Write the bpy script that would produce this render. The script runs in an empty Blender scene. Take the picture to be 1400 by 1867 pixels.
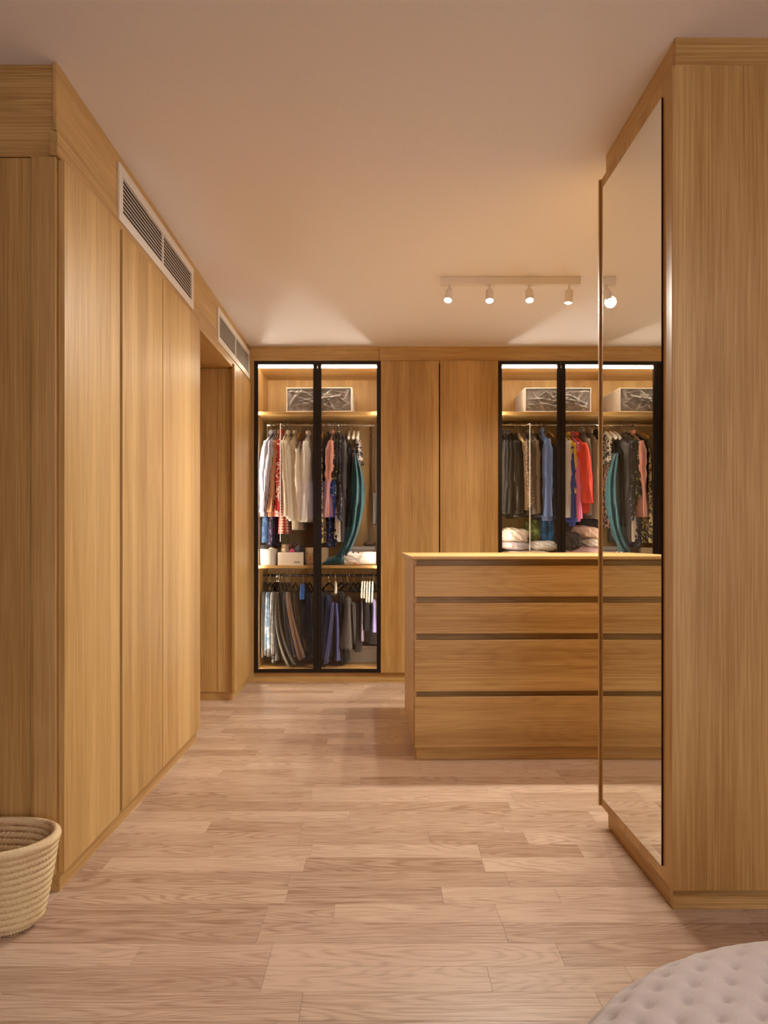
import bpy, bmesh, math, random
from mathutils import Vector, Matrix
random.seed(11)
R = math.radians
PI = math.pi
S = bpy.context.scene
C = S.collection

# ------------------------------------------------------------------ camera, world, exposure
EYE = 1.118
FPX = 1245.0
cam_d = bpy.data.cameras.new('camera')
cam = bpy.data.objects.new('camera', cam_d)
C.objects.link(cam)
cam.location = (0, 0, EYE)
cam.rotation_euler = (R(90), 0, 0)
cam_d.sensor_fit = 'VERTICAL'
cam_d.sensor_height = 36.0
cam_d.sensor_width = 36.0 * 1400 / 1867
cam_d.lens = 36.0 * FPX / 1867
cam_d.shift_x = (700 - 692) / 1867
cam_d.shift_y = (981 - 933.5) / 1867
cam_d.clip_start = 0.05
S.camera = cam

w = bpy.data.worlds.new('world'); S.world = w
w.use_nodes = True
w.node_tree.nodes['Background'].inputs[0].default_value = (0.94, 0.90, 0.95, 1)
w.node_tree.nodes['Background'].inputs[1].default_value = 7.0
S.view_settings.view_transform = 'Standard'
S.view_settings.look = 'None'
S.view_settings.exposure = 0.12
S.view_settings.gamma = 1.0
S.view_settings.use_curve_mapping = False

SPOT_W = 45.0          # each track spot
SPOT2_W = 18.0         # the second track, behind the mirror cabinet
LED_SIDE = 90.0       # narrow upright strips behind the door frames
LED_FRONT = 190.0      # their narrow forward edges, throwing light on the ceiling
LED_E = 42.0           # wardrobe light strips
FILL_LAMP_W = 24.0          # unseen fill lamp added behind the camera
WARM = (1.0, 0.93, 0.83)

# ------------------------------------------------------------------ materials
def new_mat(name):
    m = bpy.data.materials.new(name); m.use_nodes = True
    nt = m.node_tree; b = nt.nodes['Principled BSDF']
    return m, nt, b
def nd(nt, typ, **kw):
    n = nt.nodes.new(typ)
    for k, v in kw.items(): setattr(n, k, v)
    return n
def col4(c): return (c[0], c[1], c[2], 1)
def srgb(r, g, b):
    f = lambda u: ((u/255 + .055)/1.055)**2.4 if u > 10 else u/255/12.92
    return (f(r), f(g), f(b))
def ramp(nt, stops, interp='LINEAR'):
    n = nd(nt, 'ShaderNodeValToRGB'); cr = n.color_ramp; cr.interpolation = interp
    cr.elements[0].position = stops[0][0]; cr.elements[0].color = col4(stops[0][1])
    cr.elements[1].position = stops[-1][0]; cr.elements[1].color = col4(stops[-1][1])
    for p, c in stops[1:-1]:
        e = cr.elements.new(p); e.color = col4(c)
    return n
def math_node(nt, op, a, b=None):
    n = nd(nt, 'ShaderNodeMath', operation=op)
    for i, v in enumerate((a, b)):
        if v is None: continue
        if isinstance(v, (int, float)): n.inputs[i].default_value = v
        else: nt.links.new(v, n.inputs[i])
    return n.outputs[0]
def mixc(nt, fac, a, b, blend='MIX'):
    n = nd(nt, 'ShaderNodeMix', data_type='RGBA', blend_type=blend)
    for i, v in ((0, fac), (6, a), (7, b)):
        if isinstance(v, (int, float)): n.inputs[i].default_value = v
        elif isinstance(v, tuple): n.inputs[i].default_value = col4(v)
        else: nt.links.new(v, n.inputs[i])
    return n.outputs[2]

def obj_coords(nt, axis):
    """object coordinates with the grain turned along X, shifted at random for each object"""
    tc = nd(nt, 'ShaderNodeTexCoord'); oi = nd(nt, 'ShaderNodeObjectInfo')
    off = nd(nt, 'ShaderNodeVectorMath', operation='SCALE')
    off.inputs[0].default_value = (31.7, 17.3, 23.9); nt.links.new(oi.outputs['Random'], off.inputs['Scale'])
    ad = nd(nt, 'ShaderNodeVectorMath', operation='ADD')
    nt.links.new(tc.outputs['Object'], ad.inputs[0]); nt.links.new(off.outputs[0], ad.inputs[1])
    sp = nd(nt, 'ShaderNodeSeparateXYZ'); nt.links.new(ad.outputs[0], sp.inputs[0])
    cb = nd(nt, 'ShaderNodeCombineXYZ')
    order = {'X': (0, 1, 2), 'Y': (1, 0, 2), 'Z': (2, 0, 1)}[axis]
    for i, k in enumerate(order): nt.links.new(sp.outputs[k], cb.inputs[i])
    return cb.outputs[0], oi.outputs['Random']
def scaled(nt, vec, s):
    m = nd(nt, 'ShaderNodeVectorMath', operation='MULTIPLY')
    nt.links.new(vec, m.inputs[0]); m.inputs[1].default_value = s
    return m.outputs[0]
def noise(nt, vec, scale, detail=3.0, rough=.5):
    n = nd(nt, 'ShaderNodeTexNoise'); n.inputs['Scale'].default_value = scale
    n.inputs['Detail'].default_value = detail; n.inputs['Roughness'].default_value = rough
    nt.links.new(vec, n.inputs['Vector']); return n.outputs['Fac']

def wood(name, axis, light, dark, band=.55, ring=.25, fine=.35, tone=.25, rough=.42, ring_scale=(1.1, 7, 7), rings=34.0, bump=.04, streaks=(3.0, 210, 210), ringpow=1.0, boards=0.0):
    m, nt, b = new_mat(name)
    v, rnd = obj_coords(nt, axis)
    bandv = noise(nt, scaled(nt, v, (.12, 9, 9)), 1.0, 2.0)
    contour = noise(nt, scaled(nt, v, ring_scale), 1.0, 1.5, .4)
    sine = math_node(nt, 'SINE', math_node(nt, 'MULTIPLY', contour, rings))
    sine = math_node(nt, 'MULTIPLY_ADD', sine, .5); sine.node.inputs[2].default_value = .5
    streak = noise(nt, scaled(nt, v, streaks), 1.0, 3.0, .65)
    patch = noise(nt, scaled(nt, v, (.5, 3, 3)), 1.0, 2.0)
    sine = math_node(nt, 'POWER', sine, ringpow)
    ringmask = math_node(nt, 'MULTIPLY', sine, patch)
    f = math_node(nt, 'MULTIPLY', math_node(nt, 'SUBTRACT', bandv, .5), band*2.6)
    f = math_node(nt, 'ADD', f, math_node(nt, 'MULTIPLY', math_node(nt, 'SUBTRACT', ringmask, .25), ring*1.6))
    f = math_node(nt, 'ADD', f, math_node(nt, 'MULTIPLY', math_node(nt, 'SUBTRACT', streak, .5), fine*2.0))
    f = math_node(nt, 'ADD', f, math_node(nt, 'MULTIPLY', math_node(nt, 'SUBTRACT', rnd, .5), tone*2.0))
    if boards:          # laminate printed as boards about 13 cm wide
        sx = nd(nt, 'ShaderNodeSeparateXYZ'); nt.links.new(v, sx.inputs[0])
        bi = math_node(nt, 'FLOOR', math_node(nt, 'MULTIPLY', math_node(nt, 'ADD', sx.outputs[1], sx.outputs[2]), 7.6))
        wn_ = nd(nt, 'ShaderNodeTexWhiteNoise', noise_dimensions='1D'); nt.links.new(bi, wn_.inputs['W'])
        f = math_node(nt, 'ADD', f, math_node(nt, 'MULTIPLY', math_node(nt, 'SUBTRACT', wn_.outputs['Value'], .5), boards*2))
    f = math_node(nt, 'ADD', f, .5)
    rp = ramp(nt, [(0.0, light), (.5, tuple((a+c)/2 for a, c in zip(light, dark))), (1.0, dark)])
    nt.links.new(f, rp.inputs[0])
    nt.links.new(rp.outputs[0], b.inputs['Base Color'])
    b.inputs['Roughness'].default_value = rough
    b.inputs['Specular IOR Level'].default_value = .4
    bp = nd(nt, 'ShaderNodeBump'); bp.inputs['Strength'].default_value = bump; bp.inputs['Distance'].default_value = .002
    nt.links.new(streak, bp.inputs['Height']); nt.links.new(bp.outputs[0], b.inputs['Normal'])
    return m

OAK_L, OAK_D = srgb(215, 178, 116), srgb(166, 124, 66)
M = {}
M['oak_v'] = wood('oak_veneer_upright', 'Z', OAK_L, OAK_D, band=.55, ring=.14, fine=.85, tone=.08, boards=.17)
M['oak_x'] = wood('oak_veneer_across', 'X', OAK_L, OAK_D, band=.6, ring=.16, fine=1.1, tone=.08, rings=90, ringpow=2, streaks=(2.4, 240, 240))
M['oak_y'] = wood('oak_veneer_lengthwise', 'Y', OAK_L, OAK_D, band=.55, ring=.14, fine=.85, tone=.08, boards=.17)
M['floor'] = wood('floor_oak', 'X', srgb(212, 185, 161), srgb(156, 123, 99), band=.2, ring=.42, fine=1.15, tone=.30, rough=.31,
                  ring_scale=(1.1, 9, 9), rings=150.0, bump=.06, streaks=(7.0, 300, 300), ringpow=2.2)
M['subfloor'] = wood('floor_base', 'X', srgb(120, 92, 68), srgb(90, 66, 48), rough=.7)

def plain(name, c, rough=.8, metal=0.0, spec=.5, bump=0.0, bscale=300, var=0.0, sheen=0.0):
    m, nt, b = new_mat(name)
    b.inputs['Roughness'].default_value = rough; b.inputs['Metallic'].default_value = metal
    b.inputs['Specular IOR Level'].default_value = spec
    if sheen: b.inputs['Sheen Weight'].default_value = sheen
    tc = nd(nt, 'ShaderNodeTexCoord')
    n = noise(nt, tc.outputs['Object'], bscale, 2.0)
    rp = ramp(nt, [(.3, tuple(x*(1-var) for x in c)), (.7, tuple(min(1, x*(1+var)) for x in c))])
    nt.links.new(n, rp.inputs[0]); nt.links.new(rp.outputs[0], b.inputs['Base Color'])
    if bump:
        bp = nd(nt, 'ShaderNodeBump'); bp.inputs['Strength'].default_value = bump; bp.inputs['Distance'].default_value = .002
        nt.links.new(n, bp.inputs['Height']); nt.links.new(bp.outputs[0], b.inputs['Normal'])
    return m
M['ceiling'] = plain('ceiling_paint', srgb(240, 234, 232), .75, bump=.02, bscale=60, var=.01)
M['wall'] = plain('wall_paint', srgb(158, 144, 134), .85, bump=.02, bscale=80, var=.01)
M['frame'] = plain('bronze_black_metal', srgb(46, 38, 32), .35, .7, bscale=40, var=.05)
M['white'] = plain('white_lacquer', srgb(232, 224, 216), .45, bscale=40, var=.01)
M['chrome'] = plain('chrome', (.8, .78, .75), .18, 1.0, var=.02)
M['black'] = plain('black_plastic', srgb(28, 26, 26), .45, var=.05)
M['grey_plastic'] = plain('grey_plastic', srgb(92, 92, 96), .4, var=.03)
M['dark_void'] = plain('duct_behind_grille', srgb(96, 84, 76), .9)
M['white_plastic'] = plain('white_plastic', srgb(240, 236, 228), .4, var=.01)
M['amber'] = plain('amber_hanger', srgb(210, 150, 40), .4)
M['wood_hanger'] = plain('brown_wood_hanger', srgb(150, 92, 48), .45, var=.1)
M['wire'] = plain('hanger_wire', srgb(190, 180, 168), .3, .8)

def emis(name, c, e):
    m = bpy.data.materials.new(name); m.use_nodes = True; nt = m.node_tree
    nt.nodes.remove(nt.nodes['Principled BSDF'])
    em = nd(nt, 'ShaderNodeEmission'); em.inputs[0].default_value = col4(c); em.inputs[1].default_value = e
    nt.links.new(em.outputs[0], nt.nodes['Material Output'].inputs[0]); return m
M['led'] = emis('led_diffuser', (1.0, .88, .70), LED_E)
M['led_side'] = emis('led_upright', (1.0, .88, .70), LED_SIDE)
M['led_front'] = emis('led_upright_edge', (1.0, .94, .84), LED_FRONT)
M['bulb'] = emis('spot_bulb', (1.0, .88, .74), 60.0)
M['lamp'] = emis('fill_lamp_diffuser', (1.0, .90, .84), 3.0)

def thin_glass(name, tint, refl=1.0):
    m = bpy.data.materials.new(name); m.use_nodes = True; nt = m.node_tree
    nt.nodes.remove(nt.nodes['Principled BSDF'])
    tr = nd(nt, 'ShaderNodeBsdfTransparent'); tr.inputs[0].default_value = col4(tint)
    gl = nd(nt, 'ShaderNodeBsdfGlossy'); gl.inputs['Roughness'].default_value = .0
    fr = nd(nt, 'ShaderNodeLayerWeight'); fr.inputs['Blend'].default_value = .5
    sch = math_node(nt, 'MULTIPLY_ADD', math_node(nt, 'POWER', fr.outputs['Facing'], 5.0), .98); sch.node.inputs[2].default_value = .022
    mx = nd(nt, 'ShaderNodeMixShader')
    nt.links.new(math_node(nt, 'MULTIPLY', sch, refl), mx.inputs[0])
    nt.links.new(tr.outputs[0], mx.inputs[1]); nt.links.new(gl.outputs[0], mx.inputs[2])
    nt.links.new(mx.outputs[0], nt.nodes['Material Output'].inputs[0]); return m
M['glass'] = thin_glass('clear_door_glass', (.95, .94, .92))
def mirror_mat():
    m, nt, b = new_mat('mirror_silver')
    b.inputs['Base Color'].default_value = (.86, .86, .80, 1); b.inputs['Metallic'].default_value = 1; b.inputs['Roughness'].default_value = 0.0
    return m
M['mirror'] = mirror_mat()
M['mirror_edge'] = plain('mirror_glass_edge', srgb(22, 30, 22), .15)

# ------------------------------------------------------------------ mesh builder
W = {}
class MB:
    def __init__(s): s.v = []; s.f = []; s.m = []
    def _add(s, vs, fs, mi=0):
        o = len(s.v); s.v += [tuple(p) for p in vs]; s.f += [tuple(i+o for i in f) for f in fs]; s.m += [mi]*len(fs)
    def box(s, x0, x1, y0, y1, z0, z1, b=0.0, mi=0):
        if b <= 0:
            vs = [(x, y, z) for x in (x0, x1) for y in (y0, y1) for z in (z0, z1)]
            s._add(vs, [(0,1,3,2), (4,6,7,5), (0,4,5,1), (2,3,7,6), (0,2,6,4), (1,5,7,3)], mi); return s
        bm = bmesh.new(); bmesh.ops.create_cube(bm, size=1)
        bmesh.ops.scale(bm, vec=(x1-x0, y1-y0, z1-z0), verts=bm.verts)
        bmesh.ops.translate(bm, vec=((x0+x1)/2, (y0+y1)/2, (z0+z1)/2), verts=bm.verts)
        bmesh.ops.bevel(bm, geom=bm.edges[:], offset=min(b, .45*min(x1-x0, y1-y0, z1-z0)), segments=1, affect='EDGES')
        bm.verts.index_update()
        s._add([v.co for v in bm.verts], [[v.index for v in f.verts] for f in bm.faces], mi); bm.free(); return s
    def tube(s, pts, r, n=8, mi=0, closed=False, flat=1.0):
        pts = [Vector(p) for p in pts]; rings = []; up = None
        for i, p in enumerate(pts):
            a = pts[i-1] if (i or closed) else p; c = pts[(i+1) % len(pts)] if (i+1 < len(pts) or closed) else p
            t = (c-a).normalized()
            if up is None:
                up = Vector((0, 0, 1)) if abs(t.z) < .9 else Vector((1, 0, 0))
            x = t.cross(up)
            if x.length < 1e-4: x = t.cross(Vector((0, 1, 0)))
            x.normalize(); y = x.cross(t).normalized(); up = y
            rr = r[i] if isinstance(r, (list, tuple)) else r
            rings.append([p + x*math.cos(2*PI*k/n)*rr + y*math.sin(2*PI*k/n)*rr*flat for k in range(n)])
        s.loft(rings, cap=not closed, mi=mi, loop=closed); return s
    def loft(s, rings, cap=True, mi=0, loop=False):
        n = len(rings[0]); vs = [p for r in rings for p in r]; fs = []
        m = len(rings)
        for i in range(m if loop else m-1):
            j = (i+1) % m
            for k in range(n):
                fs.append((i*n+k, i*n+(k+1) % n, j*n+(k+1) % n, j*n+k))
        if cap and not loop:
            fs.append(tuple(range(n-1, -1, -1))); fs.append(tuple((m-1)*n+k for k in range(n)))
        s._add(vs, fs, mi); return s
    def lathe(s, prof, cx, cy, n=20, mi=0, ex=1.0, ey=1.0):
        s.loft([[(cx+r*ex*math.cos(2*PI*k/n), cy+r*ey*math.sin(2*PI*k/n), z) for k in range(n)] for r, z in prof], mi=mi); return s
    def grid(s, fn, nu, nv, mi=0):
        vs = [fn(i/nu, j/nv) for i in range(nu+1) for j in range(nv+1)]
        s._add(vs, [(i*(nv+1)+j, (i+1)*(nv+1)+j, (i+1)*(nv+1)+j+1, i*(nv+1)+j+1) for i in range(nu) for j in range(nv)], mi); return s
    def xf(s, mat):
        s.v = [tuple(mat @ Vector(p)) for p in s.v]; return s
    def build(s, name, mats, parent=None, org=None, smooth=False):
        if org is None:
            xs, ys, zs = zip(*s.v); org = ((min(xs)+max(xs))/2, (min(ys)+max(ys))/2, min(zs))
        org = Vector(org)
        me = bpy.data.meshes.new(name)
        me.from_pydata([tuple(Vector(p)-org) for p in s.v], [], s.f)
        if not isinstance(mats, (list, tuple)): mats = [mats]
        for m in mats: me.materials.append(M[m] if isinstance(m, str) else m)
        if len(mats) > 1: me.polygons.foreach_set('material_index', s.m)
        bm = bmesh.new(); bm.from_mesh(me); bmesh.ops.recalc_face_normals(bm, faces=bm.faces); bm.to_mesh(me); bm.free()
        if smooth: me.polygons.foreach_set('use_smooth', [True]*len(me.polygons))
        me.update()
        o = bpy.data.objects.new(name, me); C.objects.link(o)
        W[o] = org
        if parent: o.parent = parent; o.location = org - W[parent]
        else: o.location = org
        return o
def BX(*a, **k): return MB().box(*a, **k)
def empty(name, loc, label=None, cat=None, group=None):
    o = bpy.data.objects.new(name, None); C.objects.link(o); o.location = loc; o.empty_display_size = .05; W[o] = Vector(loc)
    if label: tag(o, label, cat, group)
    return o
def tag(o, label=None, cat=None, group=None, kind=None):
    if label: o['label'] = label
    if cat: o['category'] = cat
    if group: o['group'] = group
    if kind: o['kind'] = kind
    return o
def struct(o): o['kind'] = 'structure'; return o
def spin(o, deg): o.rotation_euler.z = R(deg); return o
def X_at(px, Y): return (px-692)*Y/FPX          # where a width read off the photograph stands at depth Y
def Z_at(py, Y): return EYE-(py-981)*Y/FPX

# ------------------------------------------------------------------ the room
H = 2.60
XL, XR = -1.015, 1.96      # closet sides
YB = 5.82                  # wall behind the wardrobes
struct(BX(-2.6, 2.8, -3.0, 5.95, H, H+.1).build('ceiling', 'ceiling'))
floor = struct(BX(-2.6, 2.8, -3.0, 5.95, -.06, -.012).build('floor', 'subfloor', org=(0, 0, 0)))
struct(BX(-2.6, 2.8, YB, 5.95, 0, H).build('wall_back', 'wall'))
struct(BX(-1.80, -1.66, 2.17, YB, 0, H).build('wall_left', 'wall'))
struct(BX(XR, XR+.12, 2.80, YB, 0, H).build('wall_right', 'wall'))
wx0, wx1, wz0, wz1 = 1.00, 2.64, .25, 2.35  # unseen opening, added to let soft fill light in from behind the camera
struct(BX(-2.6, wx0, -3.0, -2.9, 0, H).box(wx1, 2.8, -3.0, -2.9, 0, H).box(wx0, wx1, -3.0, -2.9, 0, wz0).box(wx0, wx1, -3.0, -2.9, wz1, H).build('wall_rear', 'wall'))
wn = MB(); xm_ = (wx0+wx1)/2
for a_, c_ in ((wx0, wx0+.05), (xm_-.03, xm_+.03), (wx1-.05, wx1)): wn.box(a_, c_, -2.98, -2.93, wz0, wz1)
wn.box(wx0, wx1, -2.98, -2.93, wz0, wz0+.05).box(wx0, wx1, -2.98, -2.93, wz1-.05, wz1)
wn = struct(wn.build('fill_window_1', 'white'))
for a_, c_ in ((wx0+.05, xm_-.03), (xm_+.03, wx1-.05)): BX(a_, c_, -2.957, -2.953, wz0+.05, wz1-.05).build('pane', 'glass', wn)
struct(BX(-2.6, -2.5, -2.9, 2.145, 0, H).build('wall_bedroom_left', 'wall'))
struct(BX(2.7, 2.8, -2.9, 2.79, 0, H).build('wall_bedroom_right', 'wall'))
struct(BX(-2.5, -1.66, 2.145, 2.165, 0, H).build('wall_front_left', 'wall'))
struct(BX(1.96, 2.7, 2.67, 2.79, 0, H).build('wall_front_right', 'wall'))

# floor planks: rows 101 mm wide running across the view, joints as in the photograph
ROW0, ROWW = 1.682, .1012
JOINTS = {-1: [435, 1395], 0: [316, 1037], 1: [337, 1262], 2: [302, 1087], 3: [323, 540, 1063], 4: [390, 886], 5: [398, 1093], 6: [448, 1016],
          7: [468, 1005], 8: [432, 845], 9: [437, 1078], 10: [590, 1362], 11: [437, 1100], 12: [470, 845], 13: [472, 1028],
          14: [625, 930], 15: [420, 1255], 16: [497, 820], 17: [540, 1330], 18: [515, 790], 19: [470, 700], 20: [240, 520]}
rest = MB(); nplank = 0
prng = random.Random(5)
for k in range(-46, 37):
    y0 = ROW0+k*ROWW; y1 = min(y0+ROWW, 5.30); ym = (y0+y1)/2
    if y0 < -2.9 or y1-y0 < .02: continue
    xa, xb = (-2.5, 2.7) if y1 < 2.15 else (-1.63, XR) if y0 > 2.66 else (-1.63, 2.7)
    if k in JOINTS: js = [X_at(300+x/1.75, ym) for x in JOINTS[k]]
    else: js = [prng.uniform(-.6, .2)]; js.append(js[0]+prng.choice((.35, .62, .7, .72)))
    while js[0] > xa: js.insert(0, js[0]-prng.choice((.36, .5, .68, .72, .74)))
    while js[-1] < xb: js.append(js[-1]+prng.choice((.36, .5, .68, .72, .74)))
    for a, c in zip(js, js[1:]):
        a = max(a, xa); c = min(c, xb)
        if c-a < .02: continue
        pa, pc = 692+a*FPX/ym, 692+c*FPX/ym
        vis = ym > 1.45 and pc > -20 and pa < 1420
        if ym > 2.05: vis = vis and a < .90 and c > -1.03
        if ym > 3.5: vis = vis and a < .22
        if 3.75 < ym < 4.75: vis = ym > 3.0 and pa < 770 and pc > 330
        g = .0002
        if vis and nplank < 300:
            nplank += 1
            BX(a+g, c-g, y0+g, y1-g, -.012, 0, b=.0004).build('plank', 'floor', floor, org=((a+c)/2, ym, -.012))
        else:
            rest.box(a+g, c-g, y0+g, y1-g, -.012, 0)
tag(rest.build('plank_field', 'floor', floor, org=(0, 0, 0)), kind='stuff')

# ------------------------------------------------------------------ left run of wardrobes
DX = -.992                 # face of the left doors
DT = 2.31                  # their tops
bv = .0012
def trim(name, mb, mat, **k): return struct(mb.build(name, mat, **k))
# fascia boards over the left doors
trim('trim_1', BX(-1.63, -1.018, 2.137, 2.157, 2.312, H, b=bv), 'oak_x')                 # board facing the bedroom
trim('trim_2', BX(-1.0175, -1.006, 2.125, 5.28, 2.388, H, b=bv).box(-1.6, -1.0175, 2.157, 5.28, 2.40, H), 'oak_y')
trim('trim_3', BX(-1.03, -1.004, 2.127, 3.80, 2.312, 2.386, b=bv), 'oak_y')
trim('trim_4', BX(-1.03, -1.004, 3.80, 4.66, 2.285, 2.386, b=bv), 'oak_y')
trim('trim_5', BX(-1.03, -1.004, 4.66, 5.28, 2.312, 2.386, b=bv), 'oak_y')
trim('baseboard_left', BX(-1.62, -1.012, 2.16, 3.77, 0, .064, b=bv), 'oak_y')
trim('baseboard_passage', BX(-1.62, -1.014, 4.705, 5.27, 0, .058, b=bv), 'oak_y')

def left_unit(y0, y1, doors, label, near_panel=False):
    t = empty('wardrobe', (-1.3, (y0+y1)/2, .064), label, 'wardrobe', 'plain oak wardrobes along the left wall')
    BX(-1.60, -1.07, y0, y0+.018, .066, DT, b=bv).build('side_panel', 'oak_v', t)
    BX(-1.60, -1.07, y1-.018, y1, .066, DT, b=bv).build('side_panel', 'oak_v', t)
    BX(-1.61, -1.602, y0, y1, .066, DT).build('back_panel', 'oak_v', t)
    BX(-1.60, -1.07, y0+.019, y1-.019, .066, .084).build('bottom_panel', 'oak_y', t)
    BX(-1.60, -1.07, y0+.019, y1-.019, DT-.018, DT).build('top_panel', 'oak_y', t)
    for a, c in doors:
        BX(-1.012, DX, a, c, .066, DT-.002, b=bv).build('door', 'oak_v', t)
    return t
w1 = left_unit(2.16, 2.625, [(2.150, 2.609)], 'single-door oak wardrobe nearest the camera, behind the woven basket')
# its finished end facing the bedroom: wide panel and a narrow stile
BX(-1.63, -1.093, 2.140, 2.157, .066, 2.31, b=bv).build('end_panel', 'oak_v', w1)
BX(-1.090, -1.013, 2.1335, 2.157, .066, 2.31, b=bv).build('end_stile', 'oak_v', w1)
left_unit(2.63, 3.776, [(2.636, 3.121), (3.131, 3.776)], 'two-door oak wardrobe under the first white air grille')
t = left_unit(4.715, 5.262, [(4.668, 5.262)], 'narrow oak wardrobe in the corner under the second air grille')
BX(-1.63, -1.014, 4.698, 4.714, .060, 2.284, b=bv).build('end_panel', 'oak_v', t)
BX(-1.112, -1.014, 4.692, 4.6975, .060, 2.284, b=bv).build('end_stile', 'oak_v', t)
# passage between them
trim('trim_6', BX(-1.63, -1.03, 3.777, 4.697, 2.287, 2.31), 'oak_y')
trim('door_1', BX(-1.63, -1.60, 3.80, 4.69, .0, 2.286, b=bv), 'oak_v')

# air grilles
def grille(y0, y1, z0, z1, label):
    x = -1.0055; b = .036
    t = empty('air_grille', (x, (y0+y1)/2, z0), label, 'air grille', 'white linear air grilles in the left fascia')
    fr = MB()
    fr.box(x, x+.008, y0, y1, z1-b, z1, b=.001).box(x, x+.008, y0, y1, z0, z0+b, b=.001)
    fr.box(x, x+.008, y0, y0+b, z0+b, z1-b).box(x, x+.008, y1-b, y1, z0+b, z1-b)
    fr.build('frame', 'white', t)
    ym = y0+(y1-y0)*.51
    BX(x-.0002, x+.0065, ym-.008, ym+.008, z0+b, z1-b).build('mullion', 'white', t)
    BX(x-.0002, x+.0003, y0+b, y1-b, z0+b, z1-b).build('backing', 'dark_void', t)
    n = 9
    for a, c in ((y0+b, ym-.008), (ym+.008, y1-b)):
        for i in range(n):
            zc = z0+b+(i+.5)*(z1-z0-2*b)/n
            mb = MB(); d = .0060
            vs = [(x+.0005, a, zc+d), (x+.006, a, zc-d*.6), (x+.006, a, zc-d*1.1), (x+.0005, a, zc+d*.4)]
            vs += [(p[0], c, p[2]) for p in vs]
            mb._add(vs, [(0,1,2,3), (7,6,5,4), (0,4,5,1), (1,5,6,2), (2,6,7,3), (3,7,4,0)])
            mb.build('slat', 'white', t)
grille(2.62, 3.666, 2.342, 2.562, 'white air grille above the doors, nearest the camera')
grille(4.227, 5.255, 2.338, 2.553, 'white air grille above the passage, in the far corner')

# ------------------------------------------------------------------ back run
YF = 5.27                  # faces of the back doors
trim('trim_7', BX(-1.004, -.002, 5.283, 5.303, 2.488, H, b=bv), 'oak_x')
trim('trim_8', BX(0.0, 1.96, 5.283, 5.303, 2.488, H, b=bv), 'oak_x')
trim('trim_9', BX(-1.03, -.9705, 5.281, 5.301, .0, 2.487, b=bv), 'oak_v')
trim('baseboard_back', BX(-.97, 1.95, 5.292, 5.31, 0, .076, b=bv), 'oak_x')

def solid_unit():
    t = empty('wardrobe', (.46, 5.5, .077), 'two-door plain oak wardrobe between the two lit glass wardrobes', 'wardrobe')
    for x in (.0085, .898): BX(x, x+.018, 5.293, 5.80, .078, 2.486).build('side_panel', 'oak_v', t)
    BX(.0275, .897, 5.79, 5.80, .078, 2.486).build('back_panel', 'oak_v', t)
    BX(.0275, .897, 5.294, 5.789, .078, .096).build('bottom_panel', 'oak_x', t)
    BX(.0275, .897, 5.294, 5.789, 2.468, 2.486).build('top_panel', 'oak_x', t)
    BX(.0095, .458, YF, 5.291, .078, 2.486, b=bv).build('door', 'oak_v', t)
    BX(.467, .9145, YF, 5.291, .078, 2.486, b=bv).build('door', 'oak_v', t)
solid_unit()

def glazed_unit(x0, x1, label, name='glazed_wardrobe'):
    t = empty(name, ((x0+x1)/2, 5.55, .077), label, 'wardrobe', 'lit glass-fronted wardrobes on the back wall')
    i0, i1 = x0+.020, x1-.019
    BX(x0+.001, i0, 5.293, 5.80, .078, 2.486).build('side_panel', 'oak_v', t)
    BX(i1, x1-.001, 5.293, 5.80, .078, 2.486).build('side_panel', 'oak_v', t)
    BX(i0, i1, 5.79, 5.80, .078, 2.486).build('back_panel', 'oak_v', t)
    BX(i0, i1, 5.294, 5.789, 2.456, 2.486).build('top_panel', 'oak_x', t)
    BX(i0, i1, 5.294, 5.789, .078, .099, b=.001).build('bottom_panel', 'oak_x', t)
    BX(i0, i1, 5.328, 5.789, 2.080, 2.105, b=.001).build('shelf', 'oak_x', t)
    BX(i0, i1, 5.328, 5.789, .882, .904, b=.001).build('shelf', 'oak_x', t)
    BX(i0+.004, i1-.004, 5.312, 5.326, 2.443, 2.4555, b=.002).build('light_strip', 'led', t)
    for xs, sg in ((i0+.0002, 1), (i1-.0002, -1)):      # corner profile: bevelled forward edge and inner face
        sec = [(xs, 5.311), (xs+sg*.0028, 5.3138), (xs+sg*.0028, 5.318), (xs, 5.318)]
        st = MB(); vs = [(x, y, z) for z in (.105, 2.438) for x, y in sec]
        st._add(vs, [(0, 1, 5, 4)], 1); st._add(vs, [(1, 2, 6, 5), (2, 3, 7, 6), (3, 0, 4, 7), (0, 3, 2, 1), (4, 5, 6, 7)], 0)
        st.build('light_strip', ['led_side', 'led_front'], t)
    xm = (x0+x1)/2
    for a, c, hs in ((x0, xm-.0008, 1), (xm+.0008, x1, -1)):
        p = .029; z0, z1 = .078, 2.486
        fr = MB()
        fr.box(a, a+p, YF, 5.290, z0, z1, b=.0015).box(c-p, c, YF, 5.290, z0, z1, b=.0015)
        fr.box(a+p, c-p, YF, 5.290, z1-p, z1, b=.0015).box(a+p, c-p, YF, 5.290, z0, z0+p, b=.0015)
        d = fr.build('door', 'frame', t)
        BX(a+p, c-p, 5.278, 5.282, z0+p, z1-p).build('pane', 'glass', d)
        e = c-p if hs > 0 else a+p
        BX(e-.002, e+.002, YF-.006, YF-.0005, z0+.02, z1-.02).build('pull_strip', 'frame', d)
    return t
GL = glazed_unit(-.967, .0068, 'lit glass-fronted wardrobe in the left corner, with trousers below the shirts')
GR = glazed_unit(.9165, 1.886, 'lit glass-fronted wardrobe behind the chest of drawers, with jackets and pillows')

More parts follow.
